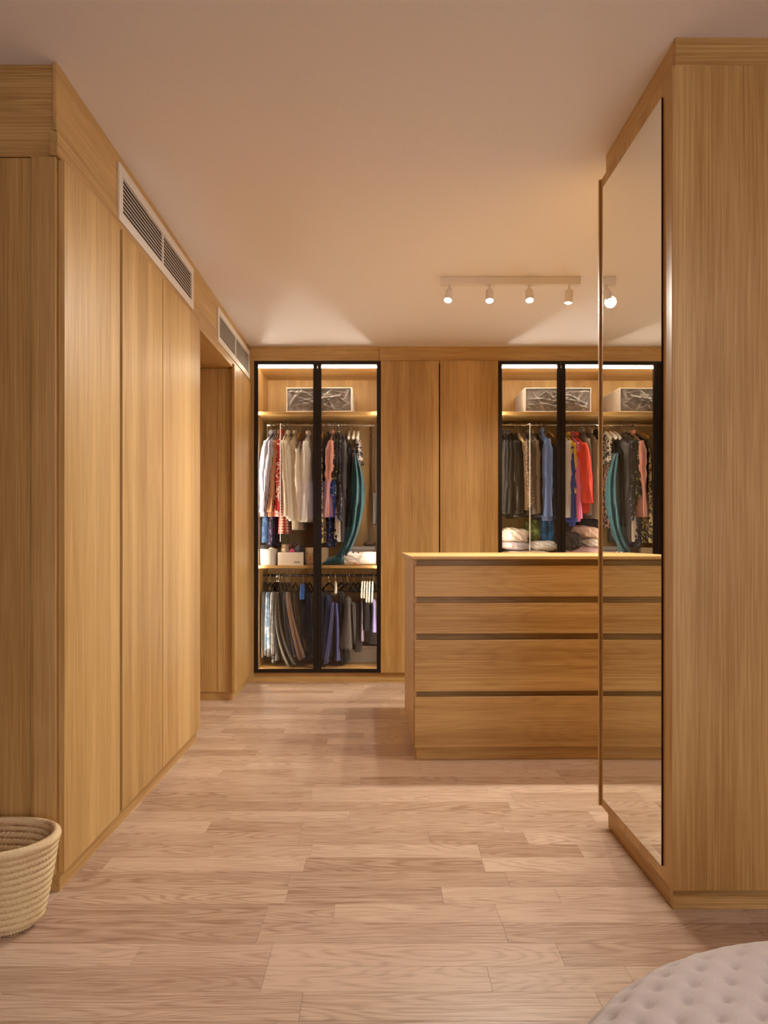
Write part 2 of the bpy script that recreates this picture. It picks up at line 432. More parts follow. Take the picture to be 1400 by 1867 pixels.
# ------------------------------------------------------------------ island chest of drawers
ISL = (.171, 3.42)
isl = empty('chest_of_drawers', (.171, 3.42, 0), 'oak island chest with four drawers and a thin overhanging top', 'chest of drawers')
ix0, ix1 = .171, 1.40
BX(.185, ix1-.014, 3.44, 4.15, 0, .066, b=bv).build('plinth', 'oak_x', isl)
BX(ix0, ix0+.018, 3.438, 4.17, .067, 1.010, b=bv).build('side_panel', 'oak_v', isl)
BX(ix1-.018, ix1, 3.438, 4.17, .067, 1.010, b=bv).build('side_panel', 'oak_v', isl)
BX(ix0+.019, ix1-.019, 4.152, 4.17, .067, 1.010, b=bv).build('back_panel', 'oak_x', isl)
BX(ix0+.019, ix1-.019, 3.475, 3.493, .067, 1.010).build('inner_panel', 'oak_x', isl)
BX(ix0-.016, ix1+.016, 3.40, 4.235, 1.0115, 1.028, b=.0015).build('worktop', 'oak_x', isl)
for z0, z1 in ((.0675, .3214), (.3488, .6057), (.6387, .791), (.824, .9785)):
    BX(ix0+.0045, ix1-.0045, 3.42, 3.4372, z0, z1, b=bv).box(ix0+.03, ix1-.03, 3.4373, 3.4745, z0, z1-.03).build('drawer', 'oak_x', isl)
isl.rotation_euler.z = R(1.35)

# ------------------------------------------------------------------ right cabinet with the mirror
trim('trim_10', BX(.875, 2.7, 2.021, 2.041, 2.512, H, b=bv), 'oak_x')
trim('trim_11', BX(.877, .90, 2.0415, 2.647, 2.512, H, b=bv), 'oak_y')
trim('baseboard_right', BX(.883, 2.69, 2.056, 2.074, 0, .072, b=bv), 'oak_x')
trim('baseboard_mirror', BX(.8835, .90, 2.0745, 2.64, 0, .078, b=bv), 'oak_y')
rc = empty('wardrobe', (1.4, 2.3, .079), 'tall oak cabinet end on the right, beside the mirror', 'wardrobe')
BX(.8605, 1.55, 2.010, 2.0295, .080, 2.51, b=bv).build('door', 'oak_v', rc)
BX(1.556, 2.25, 2.010, 2.0295, .080, 2.51, b=bv).build('door', 'oak_v', rc)
BX(.886, .904, 2.053, 2.645, .080, 2.51, b=bv).build('side_panel', 'oak_v', rc)
BX(.852, 1.955, 2.650, 2.663, .080, 2.51, b=bv).build('back_panel', 'oak_v', rc)
BX(.905, 2.68, 2.053, 2.645, 2.49, 2.51).build('top_panel', 'oak_x', rc)
BX(.905, 2.68, 2.053, 2.645, .080, .10).build('bottom_panel', 'oak_x', rc)
# mirror panel hung on the cabinet's side, standing a hair off it at the far end
mp = empty('mirror', (.863, 2.03, .08), 'tall frameless mirror on an oak panel at the cabinet side', 'mirror')
BX(.863, .8835, 2.031, 2.646, .080, 2.508, b=bv).build('panel', 'oak_v', mp)
g = BX(.857, .8628, 2.077, 2.610, .121, 2.458, mi=1)
g.m = [1]*6; g.m[0] = 0
gm = g.build('mirror_glass', ['mirror', 'mirror_edge'], mp)
mp.rotation_euler.z = R(.38)

# ------------------------------------------------------------------ track light
TB = 2.556
def spot_head(tl, base, aim, power):
    ax = Vector(aim).normalized()
    hc = base+Vector((0, 0, -.038))
    rot = Vector((0, 0, -1)).rotation_difference(ax).to_matrix().to_4x4()
    mb = MB().lathe([(.0001, .012), (.017, .012), (.0225, .006), (.0225, -.060), (.0205, -.062), (.0205, -.055), (.0001, -.055)], 0, 0, 20)
    mb.xf(Matrix.Translation(hc) @ rot)
    h = mb.build('spot_head', 'white', tl, org=hc)
    MB().tube([base+Vector((0, 0, .002)), hc+Vector((0, 0, .004))], .005, 10).build('stem', 'white', h)
    bb = MB().lathe([(.0001, -.0665), (.012, -.0655), (.0185, -.0605), (.0195, -.0555), (.0001, -.0553)], 0, 0, 20)
    bb.xf(Matrix.Translation(hc) @ rot)
    bb.build('bulb', 'bulb', h, org=hc, smooth=True)
    L = bpy.data.lights.new('spot_beam', 'SPOT'); L.energy = power; L.color = WARM
    L.spot_size = R(146); L.spot_blend = .5; L.shadow_soft_size = .03
    lo = bpy.data.objects.new('spot_beam', L); C.objects.link(lo); lo.parent = h
    lo.location = ax*.072
    lo.rotation_euler = ax.to_track_quat('-Z', 'Y').to_euler()
tl = empty('track_light', (.745, 3.885, TB), 'white ceiling track with four small lit spotlights above the chest of drawers', 'track light')
BX(.348, 1.140, 3.866, 3.902, TB, H-.0005, b=.002).build('track', 'white', tl)
for x, aim in ((.397, (-.20, -.42, -1)), (.625, (-.05, -.36, -1)), (.850, (-.03, -.42, -1)), (1.078, (-.08, .05, -1))):
    spot_head(tl, Vector((x, 3.884, TB)), aim, SPOT_W)
tl = empty('track_light', (1.18, 3.12, TB), 'second white ceiling track hidden behind the mirror cabinet', 'track light')
BX(1.162, 1.198, 2.88, 3.36, TB, H-.0005, b=.002).build('track', 'white', tl)
for y in (2.94, 3.12, 3.30): spot_head(tl, Vector((1.18, y, TB)), (-.45, -.12, -1), SPOT2_W)

# unseen ceiling lamp, added to fill the near faces from behind the camera
bl = empty('fill_lamp', (1.6, -.6, H-.07), 'round white fill lamp added on the bedroom ceiling behind the camera', 'ceiling lamp')
MB().lathe([(.0001, H-.001), (.26, H-.001), (.26, H-.03), (.25, H-.032), (.0001, H-.032)], 1.6, -.6, 40).build('base', 'white', bl)
MB().lathe([(.0001, H-.0325), (.245, H-.0325), (.24, H-.055), (.2, H-.068), (.0001, H-.07)], 1.6, -.6, 40).build('diffuser', 'lamp', bl, smooth=True)
L = bpy.data.lights.new('fill_lamp_light', 'AREA'); L.shape = 'DISK'; L.size = .48; L.energy = FILL_LAMP_W; L.color = (1.0, .86, .80)
lo = bpy.data.objects.new('fill_lamp_light', L); C.objects.link(lo); lo.parent = bl; lo.location = (0, 0, -.012)

# ------------------------------------------------------------------ cloth materials
def crease(m, strength=.5):
    """soft hanging creases running down the cloth"""
    nt = m.node_tree; b = nt.nodes['Principled BSDF']; tc = nd(nt, 'ShaderNodeTexCoord')
    n = noise(nt, scaled(nt, tc.outputs['Object'], (48, 48, 5)), 1.0, 2.0, .55)
    bp = nd(nt, 'ShaderNodeBump'); bp.inputs['Strength'].default_value = strength; bp.inputs['Distance'].default_value = .02
    nt.links.new(n, bp.inputs['Height'])
    if b.inputs['Normal'].is_linked: nt.links.new(b.inputs['Normal'].links[0].from_socket, bp.inputs['Normal'])
    nt.links.new(bp.outputs[0], b.inputs['Normal']); return m
def cloth(name, c, rough=.85, var=.06, sheen=.15): return crease(plain('cloth_'+name, srgb(*c), rough, bump=.25, bscale=420, var=var, sheen=sheen, spec=.25))
def stripes(name, c1, c2, scale, axis='Y', thick=.5):
    m, nt, b = new_mat('cloth_'+name); tc = nd(nt, 'ShaderNodeTexCoord')
    wv = nd(nt, 'ShaderNodeTexWave', wave_type='BANDS', bands_direction=axis); wv.inputs['Scale'].default_value = scale
    wv.inputs['Distortion'].default_value = .15; wv.inputs['Detail'].default_value = 0
    nt.links.new(tc.outputs['Object'], wv.inputs['Vector'])
    rp = ramp(nt, [(thick-.12, srgb(*c1)), (thick+.12, srgb(*c2))]); nt.links.new(wv.outputs['Fac'], rp.inputs[0])
    nt.links.new(rp.outputs[0], b.inputs['Base Color']); b.inputs['Roughness'].default_value = .85; return crease(m)
def blotch(name, cols, scale, rough=.8, metal=0.0, kind='noise', pos=None):
    m, nt, b = new_mat('cloth_'+name); tc = nd(nt, 'ShaderNodeTexCoord')
    if kind == 'noise':
        n = nd(nt, 'ShaderNodeTexNoise'); n.inputs['Scale'].default_value = scale; n.inputs['Detail'].default_value = 2; o = n.outputs['Fac']
        lo, hi = .38, .62
    else:
        n = nd(nt, 'ShaderNodeTexVoronoi'); n.inputs['Scale'].default_value = scale
        sp = nd(nt, 'ShaderNodeSeparateColor'); nt.links.new(n.outputs['Color'], sp.inputs[0]); o = sp.outputs[0]; lo, hi = .0, 1.0
    nt.links.new(tc.outputs['Object'], n.inputs['Vector'])
    k = len(cols); pos = pos or [lo+(hi-lo)*i/max(1, k-1) for i in range(k)]
    rp = ramp(nt, [(p, srgb(*c)) for p, c in zip(pos, cols)], 'CONSTANT'); nt.links.new(o, rp.inputs[0])
    nt.links.new(rp.outputs[0], b.inputs['Base Color'])
    b.inputs['Roughness'].default_value = rough; b.inputs['Metallic'].default_value = metal; return crease(m)
def checks(name, c1, c2, c3, scale):
    m, nt, b = new_mat('cloth_'+name); tc = nd(nt, 'ShaderNodeTexCoord'); outs = []
    for ax in ('Y', 'Z'):
        wv = nd(nt, 'ShaderNodeTexWave', wave_type='BANDS', bands_direction=ax); wv.inputs['Scale'].default_value = scale
        nt.links.new(tc.outputs['Object'], wv.inputs['Vector']); outs.append(wv.outputs['Fac'])
    s = math_node(nt, 'ADD', outs[0], outs[1]); s = math_node(nt, 'MULTIPLY', s, .5)
    rp = ramp(nt, [(.25, srgb(*c1)), (.5, srgb(*c2)), (.8, srgb(*c3))]); nt.links.new(s, rp.inputs[0])
    nt.links.new(rp.outputs[0], b.inputs['Base Color']); b.inputs['Roughness'].default_value = .85; return crease(m)

# ------------------------------------------------------------------ hanging clothes
RY, RZ = 5.55, 2.036       # upper rails
LRZ = .815                 # lower rail
def hanger(kind, X, rz, label, group, ang=0.0, span=.19, drop=.085, bar=True, ry=RY, rr=.0135):
    mats = {'wire': 'wire', 'black': 'black', 'white': 'white_plastic', 'amber': 'amber', 'wood': 'wood_hanger', 'felt': 'white_plastic'}
    hk = 'chrome' if kind != 'wire' else 'wire'
    t = empty('hanger', (X, ry, rz-.06), label, 'hanger', group)
    pts = [(0, (rr+.002)*math.sin(a), rz+(rr+.002)*math.cos(a)) for a in [R(d) for d in (-120, -90, -60, -30, 0, 30, 60, 90)]]
    pts += [(0, .012, rz-.02), (0, .002, rz-.045), (0, 0, rz-.065)]
    rot = Matrix.Translation((X, ry, 0)) @ Matrix.Rotation(R(ang), 4, 'Z')
    MB().tube(pts, .0018, 6).xf(rot).build('hook', hk, t, org=(X, ry, rz-.06))
    r = {'wire': .002, 'black': .006, 'white': .011, 'amber': .006, 'wood': .008, 'felt': .006}[kind]
    zn = rz-.062; arm = []
    for i in range(-8, 9):
        u = i/8; arm.append((0, span*u, zn-drop*abs(u)**1.25))
    MB().tube(arm, r, 8, flat=1.5 if kind != 'wire' else 1).xf(rot).build('shoulder_bar', mats[kind], t, org=(X, ry, zn))
    if bar:
        MB().tube([(0, -span*.97, zn-drop), (0, 0, zn-drop-.003), (0, span*.97, zn-drop)], r*.7, 6).xf(rot).build('lower_bar', mats[kind], t, org=(X, ry, zn-drop))
    return t

def ring(cx, cy, z, a, b, n, fold, kf, ph, lean=0.0, sq=.8):
    out = []
    for k in range(n):
        th = 2*PI*k/n
        c, s = math.cos(th), math.sin(th)
        y = cy + b*math.copysign(abs(c)**sq, c)
        x = cx + a*math.copysign(abs(s)**sq, s) + fold*math.sin(kf*th+ph) + fold*.6*math.sin((kf*1.7+1)*y*14+ph*2)
        out.append((x+lean*(y-cy), y, z))
    return out
def smooth01(u): u = max(0, min(1, u)); return u*u*(3-2*u)

LABELS = set()
def garment(name, label, cat, group, px_t, px_b, y_b, mat, w=.045, wt=.022, y_t=789, sleeve=True, slen=.52, sw=.034, depth=.20, fold=.010,
            hang='wire', short=None, collar=None, cuff=None, cuffmat=None, flare=1.0, hang_ang=0, yoff=0.0, bow=0.0, lean=0.0, shoulders=True):
    rg = random.Random(label)
    Xt, Xb = X_at(px_t, 5.45), X_at(px_b, 5.40)
    cy = RY+yoff
    zt = Z_at(y_t, 5.5); zb = Z_at(y_b, 5.40)
    if px_t > 800: lo, hi = .945, 1.86
    else: lo, hi = -.942, -.018
    Xt = max(lo, min(hi, Xt))
    t = empty(name, (Xt, cy, zb), label, cat, group)
    ph = rg.uniform(0, 6); kf = rg.choice((5, 6, 7)); rows = []
    nz = 22
    def cx(u): return Xt+(Xb-Xt)*u**1.15+bow*math.sin(PI*u)
    def lim(x, a): return max(lo+a*.6, min(hi-a*.6, x))
    for i in range(nz+1):
        u = i/nz
        z = zt+(zb-zt)*u
        d = (zt-z)
        sh = smooth01(d/.10) if shoulders else smooth01(d/.35)
        b = .045+(depth-.045)*sh + .02*u*flare
        a = wt*.55+(wt-wt*.55)*sh+(w-wt)*u**.9
        if i == 0: a *= .6
        rows.append(ring(lim(cx(u), a), cy, z, a*.85, b, 30, fold*(.15+u)*(1 if i else .2), kf, ph+u*1.3, lean))
    mb = MB().loft(rows)
    # keep inside the cabinet, off the glass
    mb.v = [(max(lo, min(hi, x)), max(5.325, min(5.775, y)), z) for x, y, z in mb.v]
    org = (Xt, cy, zb)
    mb.build('body', mat, t, org=org, smooth=True)
    if sleeve:
        for sgn in (-1, 1):
            rr = []; ns = 16; zs = zt-.085
            for i in range(ns+1):
                u = i/ns
                z = zs-slen*u
                ub = (zt-z)/(zt-zb)
                ax = lim(cx(min(1.15, ub))+rg.uniform(-.001, .001), sw)
                yc = cy+sgn*(depth-.015+.012*math.sin(PI*u)-.02*u)
                wd = sw*(.55+.45*smooth01(u*5))*(1-.22*u)
                fx = .004*math.sin(9*u*3+ph)+.003*math.sin(17*u+ph)
                rr.append([(ax+wd*math.cos(2*PI*k/14)+fx*math.cos(2*PI*k/14*3+u*5), yc+.034*(1-.2*u)*math.sin(2*PI*k/14)+fx*math.sin(4*PI*k/14), z) for k in range(14)])
            sm = MB().loft(rr)
            sm.v = [(max(lo, min(hi, x)), max(5.318, min(5.78, y)), z) for x, y, z in sm.v]
            so = sm.build('sleeve', mat, t, org=org, smooth=True)
            if cuff:
                last = rr[-1]; cxm = sum(p[0] for p in last)/14; cym = sum(p[1] for p in last)/14
                cr = [[(cxm+(p[0]-cxm)*s_, max(5.312, cym+(p[1]-cym)*s_), z_) for p in last] for s_, z_ in ((1.06, rr[-1][0][2]+.002), (1.10, rr[-1][0][2]-.01), (1.08, rr[-1][0][2]-cuff), (.8, rr[-1][0][2]-cuff))]
                MB().loft(cr).build('cuff', cuffmat or mat, so, org=org, smooth=True)
    if collar:
        cr = []
        for z_, s_ in ((zt-.02, 1.0), (zt+.008, .95), (zt+.022, 1.05), (zt+.016, 1.25), (zt-.012, 1.35)):
            cr.append([(Xt+.016*s_*math.cos(2*PI*k/14), cy-.012+.055*s_*math.sin(2*PI*k/14), z_) for k in range(14)])
        MB().loft(cr, cap=False).build('collar', collar, t, org=org, smooth=True)
    hanger(hang, Xt, RZ, ('%s hanger under the %s' % ({'wire': 'thin wire', 'black': 'black', 'white': 'white plastic', 'amber': 'amber', 'wood': 'brown wooden'}[hang], short or label)), None,
           ang=hang_ang, span=min(.17, depth-.02), bar=False, drop=.06)
    return t

def trousers(label, px_t, px_b, y_b, mat, w=.022, depth=.10, y_t=1079, split=.012, group='trousers on the lower rail', short=None, hang='black', curve=2.0, hang_ang=22, cat='trousers', name='trousers', yoff=0.0, legs=2, flare=0.0, fold=.005):
    rg = random.Random(label)
    cy = RY+yoff-.05
    Xt, Xb = X_at(px_t, 5.45), X_at(px_b, 5.42); zt = Z_at(y_t, 5.48); zb = max(.104, Z_at(y_b, 5.42))
    lo, hi = -.938, -.022
    t = empty(name, (Xt, cy, zb), label, cat, group)
    for l in range(legs):
        s = (l-.5)*2 if legs > 1 else 0
        zz = max(.103, zb+(.018 if l else 0)+rg.uniform(0, .012)); rows = []; ph = rg.uniform(0, 6); nz = 18
        for i in range(nz+1):
            u = i/nz; z = zt+(zz-zt)*u
            x = Xt+(Xb-Xt)*u**curve + s*split*(.35+u*.9)
            a = w*.5*(.75+.35*u)+flare*u; b = depth*(.9+.15*u)+flare*u*.5
            if i == 0: a *= .5; b *= .93
            rr = ring(x, cy+s*.01-.02*u*l, z, a, b, 22, fold*(.3+u), 4, ph+u*2, 0.0)
            rows.append([(max(lo, min(hi, p[0])), max(5.33, min(5.77, p[1])), p[2]) for p in rr])
        MB().loft(rows).build('leg' if cat != 'skirt' else 'skirt_panel', mat, t, org=(Xt, cy, zb), smooth=True)
    kindname = {'wire': 'thin wire', 'black': 'black', 'white': 'white plastic', 'wood': 'brown wooden'}[hang]
    hanger(hang, max(lo, min(hi, Xt)), LRZ, '%s hanger above the %s' % (kindname, short or label), None, ang=hang_ang, span=min(.15, depth+.005), drop=.065, bar=True, ry=cy+.05)
    return t

# rails: pull-down lifts above, fixed oval rail below
def lift(x0, x1, xrod, zrod, label):
    t = empty('wardrobe_lift', ((x0+x1)/2, RY, RZ-.8), label, 'wardrobe rail', 'pull-down wardrobe rails')
    MB().tube([(x0, RY, RZ), (x1, RY, RZ)], .0105, 12).build('rail', 'chrome', t)
    for x, s in ((x0+.002, -1), (x1-.002, 1)):
        MB().tube([(x, RY, RZ-.0), (x, RY, RZ-.57)], .0065, 10).build('arm', 'chrome', t)
        BX(x-.014, x+.018 if s > 0 else x+.014, RY-.03, RY+.03, 1.225, 1.488, b=.006).build('spring_housing', 'grey_plastic', t)
    MB().tube([(xrod, RY, RZ-.008), (xrod, RY-.1, RZ-.016), (xrod, 5.322, 2.008), (xrod, 5.315, 2.0), (xrod, 5.314, 1.985), (xrod, 5.314, zrod)], .0035, 8).build('pull_rod', 'white', t, smooth=True)
    return t
lift(-.915, -.042, X_at(511.2, 5.314), 1.09, 'chrome pull-down rail over the shirts in the left glass wardrobe')
lift(.958, 1.845, X_at(966, 5.314), 1.02, 'chrome pull-down rail over the jackets in the right glass wardrobe')
lr = MB(); lr.tube([(-.946, RY, LRZ), (-.0125, RY, LRZ)], .011, 12)
tag(lr.build('clothes_rail', 'black', smooth=True), 'black clothes rail under the middle shelf, carrying the trousers', 'wardrobe rail')

# --- left wardrobe, upper rail
GS = 'shirts and tops in the left glass wardrobe'
M['paleblue'] = stripes('pale_blue', (208, 212, 228), (176, 184, 214), 44, 'X')
M['navystripe'] = stripes('navy_stripe', (58, 48, 78), (216, 206, 210), 30, 'X', thick=.55)
M['ruststripe'] = stripes('rust_stripe', (150, 78, 48), (226, 178, 140), 34, 'X', thick=.55)
M['redprint'] = blotch('red_print', [(178, 26, 24), (232, 214, 200), (190, 34, 30)], 24, pos=[.0, .5, .56])
M['redcheck'] = checks('red_check', (236, 200, 186), (206, 64, 48), (168, 26, 24), 14)
M['cream'] = cloth('cream', (226, 212, 190)); M['ivory'] = cloth('ivory', (236, 226, 208)); M['offwhite'] = cloth('off_white', (240, 234, 222))
M['beige'] = cloth('beige_knit', (206, 188, 164), var=.15); M['whitec'] = cloth('white', (242, 238, 230))
M['denim'] = blotch('washed_denim', [(60, 96, 150), (86, 128, 184), (120, 158, 206)], 30)
M['navyprint'] = blotch('navy_print', [(40, 38, 66), (70, 66, 110), (150, 140, 160)], 60, pos=[0, .52, .64])
M['leopard'] = blotch('gold_leopard', [(52, 40, 26), (176, 150, 96), (210, 190, 140)], 70, kind='voronoi', pos=[0, .45, .75])
M['blackc'] = cloth('black', (15, 13, 14), sheen=.0); M['char'] = cloth('charcoal', (62, 58, 60)); M['dpink'] = cloth('dusty_pink', (196, 134, 120))
M['sequin'] = blotch('gold_black_sequins', [(16, 14, 12), (40, 36, 26), (190, 180, 140)], 120, rough=.35, metal=.4, kind='voronoi', pos=[0, .6, .88])
M['gsequin'] = blotch('green_black_sequins', [(12, 14, 12), (30, 40, 20), (150, 170, 60)], 110, rough=.35, metal=.4, kind='voronoi', pos=[0, .62, .93])
M['nsequin'] = blotch('navy_sequins', [(22, 20, 32), (56, 52, 76), (170, 160, 170)], 120, rough=.4, metal=.3, kind='voronoi', pos=[0, .55, .92])
M['floral'] = blotch('black_white_floral', [(24, 20, 22), (226, 212, 206), (60, 40, 44)], 34, pos=[0, .5, .6])
M['pinkprint'] = blotch('pink_black_print', [(40, 26, 30), (216, 160, 150), (236, 220, 210)], 40, pos=[0, .5, .62])
M['teal'] = cloth('teal_velvet', (5, 62, 72), rough=.5, sheen=.25)
M['bluesparkle'] = blotch('blue_sparkle', [(34, 46, 108), (60, 80, 160), (190, 196, 220)], 100, rough=.4, kind='voronoi', pos=[0, .55, .9])
M['whiteblack'] = blotch('white_black_splash', [(30, 26, 26), (238, 232, 222), (238, 232, 222)], 12, pos=[0, .42, .6])

def shirt(label, *a, **k): return garment('shirt', label, 'shirt', GS, *a, **k)
shirt('pale blue shirt, leftmost in the left glass wardrobe', 492, 473, 902, 'paleblue', w=.04, collar='paleblue', cuff=.03, short='leftmost pale blue shirt', slen=.48, yoff=-.005)
shirt('white shirt with navy stripes beside the pale blue one', 500, 481, 934, 'navystripe', w=.042, collar='navystripe', cuff=.045, short='navy striped shirt', slen=.55, yoff=-.01)
shirt('rust and tan striped shirt beside the red print blouse', 506.5, 494, 934, 'ruststripe', w=.036, collar='ruststripe', cuff=.045, short='rust striped shirt', slen=.55, sw=.03)
garment('blouse', 'red and white printed blouse behind the white pull rod', 'blouse', GS, 512, 508, 942, 'redprint', w=.036, collar='redprint', short='red printed blouse', slen=.56, sw=.028)
garment('blouse', 'red checked hem of a longer top under the printed blouse', 'blouse', GS, 515, 516, 973, 'redcheck', w=.055, sleeve=False, short='red checked top', yoff=.02, depth=.19, y_t=800)
shirt('cream shirt just right of the white pull rod', 519, 522, 942, 'cream', w=.03, short='cream shirt by the pull rod', sw=.024, slen=.57)
shirt('ivory shirt, second right of the pull rod', 523.5, 528, 946, 'ivory', w=.03, short='second ivory shirt', sw=.024, slen=.58, collar='ivory')
shirt('off-white shirt with a long loose sleeve before the beige knit', 528.5, 532, 950, 'offwhite', w=.032, short='off-white shirt', sw=.026, slen=.4, y_t=797)
garment('jumper', 'beige knit jumper hanging lowest among the white shirts', 'jumper', GS, 535, 541, 966, 'beige', w=.05, short='beige knit jumper', sw=.03, slen=.5, collar='beige', yoff=.01)
shirt('white shirt on a low hanger left of the widest white one', 544.5, 545, 951, 'ivory', w=.042, y_t=804, short='low-hung white shirt', sw=.032, slen=.55, hang='amber')
shirt('widest white shirt, last before the wardrobe centre frame', 560, 557, 952, 'whitec', w=.062, y_t=790, short='widest white shirt', sw=.044, slen=.56, collar='whitec', cuff=.03)
garment('denim_shirt', 'blue denim top showing below the navy striped shirt', 'top', GS, 490, 480, 990, 'denim', w=.045, y_t=800, sleeve=False, short='blue denim top', yoff=.03, depth=.16)
garment('dress', 'dark navy printed dress below the rust striped shirt', 'dress', GS, 503, 493, 996, 'navyprint', w=.045, y_t=800, sleeve=False, short='dark navy printed dress', yoff=.035, depth=.16)
# --- right half of the same wardrobe
garment('dress', 'gold leopard dress beside the centre frame', 'dress', GS, 588, 586.5, 990, 'leopard', w=.03, y_t=803, sleeve=False, short='gold leopard dress', hang='amber')
garment('jacket', 'black jacket behind the dusty pink one', 'jacket', GS, 597, 590, 880, 'blackc', w=.04, y_t=786, short='black jacket behind the pink one', yoff=.02, slen=.45)
garment('jacket', 'dusty pink jacket right of the centre frame', 'jacket', GS, 605.5, 597, 943, 'dpink', w=.045, y_t=789, short='dusty pink jacket', sw=.042, slen=.40, cuff=.04, collar='dpink', yoff=-.01)
garment('top', 'black and gold sequinned top beside the pink jacket', 'top', GS, 610.5, 608, 905, 'sequin', w=.04, y_t=788, short='gold sequinned top', sw=.03, slen=.42)
garment('top', 'black sequinned top with green glints', 'top', GS, 615.5, 613, 905, 'gsequin', w=.045, y_t=788, short='green-glinting sequinned top', sw=.032, slen=.5, hang='black')
garment('dress', 'dark navy sequinned dress left of the charcoal coat', 'dress', GS, 621.5, 619, 950, 'nsequin', w=.04, y_t=788, short='navy sequinned dress', sw=.024, slen=.5)
garment('coat', 'long charcoal coat beside the sequinned dresses', 'coat', GS, 628, 625.5, 988, 'char', w=.045, y_t=793, short='long charcoal coat', sw=.03, slen=.6)
garment('dress', 'black dress under a white hanger, left of the teal dress', 'dress', GS, 636, 636, 960, 'blackc', w=.05, y_t=808, sleeve=False, hang='white', short='black dress left of the teal one', yoff=-.03, depth=.15)
garment('dress', 'black and white floral dress behind the teal one', 'dress', GS, 644.5, 641, 962, 'pinkprint', w=.04, y_t=812, sleeve=False, hang='white', short='floral dress', yoff=.05, depth=.16)
garment('blouse', 'short pale blouse rightmost on the left rail', 'blouse', GS, 652, 655, 842, 'floral', w=.03, y_t=790, sleeve=False, short='short pale blouse', hang='white', depth=.13)
garment('skirt', 'blue sparkling skirt low beside the centre frame', 'skirt', GS, 600, 601, 998, 'bluesparkle', w=.05, y_t=905, sleeve=False, short='blue sparkling skirt', depth=.12, yoff=.03)
garment('skirt', 'white skirt with black splashes low in the left wardrobe', 'skirt', GS, 617, 619, 988, 'whiteblack', w=.05, y_t=915, sleeve=False, short='white splashed skirt', depth=.11, yoff=-.09)

# teal velvet dress: hangs from the rail, swings left and trails onto the shelf
def teal_dress():
    t = empty('velvet_dress', (X_at(648, 5.4), 5.40, .906), 'teal velvet dress with deep folds trailing onto the shelf', 'dress', GS)
    # centre px, half width px, image y
    prof = [(646.5, 1.5, 826), (648, 5, 838), (650, 8, 855), (651.5, 10.5, 875), (652, 11.5, 895), (651, 12, 915), (648.5, 11.5, 935), (645, 10.5, 955), (640.5, 9.5, 975), (635, 9, 990), (629, 9.5, 1004), (622, 10, 1014)]
    rows = []
    for i, (px, hw, py) in enumerate(prof):
        Y = 5.355; X = X_at(px, Y); a = hw*1.12*Y/FPX; z = max(.912, Z_at(py, Y)); u = i/(len(prof)-1)
        r_ = []
        for k in range(44):
            th = 2*PI*k/44
            x = X+a*math.cos(th); y = Y+.03+(.045+.012*math.sin(7*th+.6))*math.sin(th)
            pl = .013*math.sin(x*140+u*2.2)*(.25+u)
            r_.append((x, max(5.322, y+pl), z))
        rows.append(r_)
    MB().loft(rows).build('body', 'teal', t, org=(X_at(648, 5.4), 5.40, .906), smooth=True)
    tr = []
    for i, (px, hz) in enumerate(((628, .05), (618, .045), (608, .035), (598, .028), (590, .014))):
        X = X_at(px, 5.40)
        tr.append([(X, 5.41+.07*math.cos(2*PI*k/20), .9055+hz+hz*math.sin(2*PI*k/20)*(1+.12*math.sin(5*k))*.95) for k in range(20)])
    MB().loft(tr).build('train', 'teal', t, org=(X_at(608, 5.4), 5.40, .906), smooth=True)
    MB().tube([(X_at(646, 5.40), 5.41, Z_at(828, 5.4)), (X_at(646, 5.42), 5.44, Z_at(812, 5.42)), (X_at(646, 5.45), 5.5, Z_at(800, 5.45))], .003, 6).build('strap', 'teal', t)
teal_dress()

# --- lower rail: trousers and skirts
def tm(n, c, **k): M[n] = cloth(n, c, **k); return n
trousers('grey-beige trousers, leftmost on the lower rail', 475, 475, 1198, tm('t_greybeige', (150, 138, 126)), w=.026, short='leftmost grey-beige trousers')
trousers('dark grey trousers beside the leftmost grey-beige pair', 481, 482, 1199, tm('t_dgrey', (92, 86, 84)), w=.022, short='dark grey trousers')
M['t_lightjeans'] = blotch('light_jeans', [(120, 146, 178), (160, 182, 206), (206, 216, 226)], 24)
trousers('light blue jeans, third pair from the left', 488.5, 488, 1186, 't_lightjeans', w=.03, short='light blue jeans')
M['t_palejeans'] = blotch('pale_jeans', [(170, 176, 184), (206, 208, 212), (222, 222, 222)], 24)
trousers('pale bleached jeans beside the light blue pair', 497, 493, 1198, 't_palejeans', w=.03, short='pale bleached jeans')
trousers('mid grey trousers right of the pale jeans', 501, 501, 1196, tm('t_mgrey', (128, 124, 122)), w=.018, short='mid grey trousers')
trousers('washed denim cuffs resting near the wardrobe floor', 503, 501, 1211, tm('t_wash', (160, 168, 176)), w=.024, y_t=1090, short='washed denim pair', yoff=.03)
trousers('olive grey trousers with hems trailing to the right', 507, 533, 1216, tm('t_olive', (112, 106, 96)), w=.022, curve=2.8, short='trailing olive grey trousers', yoff=-.04, split=.016)
trousers('black-brown trousers in the middle of the left bunch', 511, 520, 1205, tm('t_bb', (46, 36, 32)), w=.024, short='black-brown trousers')
trousers('dark brown trousers left of the slate pair', 515, 526, 1202, tm('t_dbrown', (72, 56, 46)), w=.022, short='dark brown trousers', yoff=.02)
trousers('slate blue trousers with pale seams', 519, 535, 1197, tm('t_slate', (74, 82, 102)), w=.024, curve=1.8, short='slate blue trousers', yoff=-.02)
trousers('pale-seamed grey trousers before the brown pair', 523, 542, 1198, tm('t_pseam', (150, 144, 146)), w=.014, curve=1.8, short='pale-seamed grey trousers')
trousers('brown trousers with a knee fold, slanting right', 527, 551, 1203, tm('t_brown', (118, 92, 74)), w=.034, curve=1.5, short='slanting brown trousers', yoff=-.045)
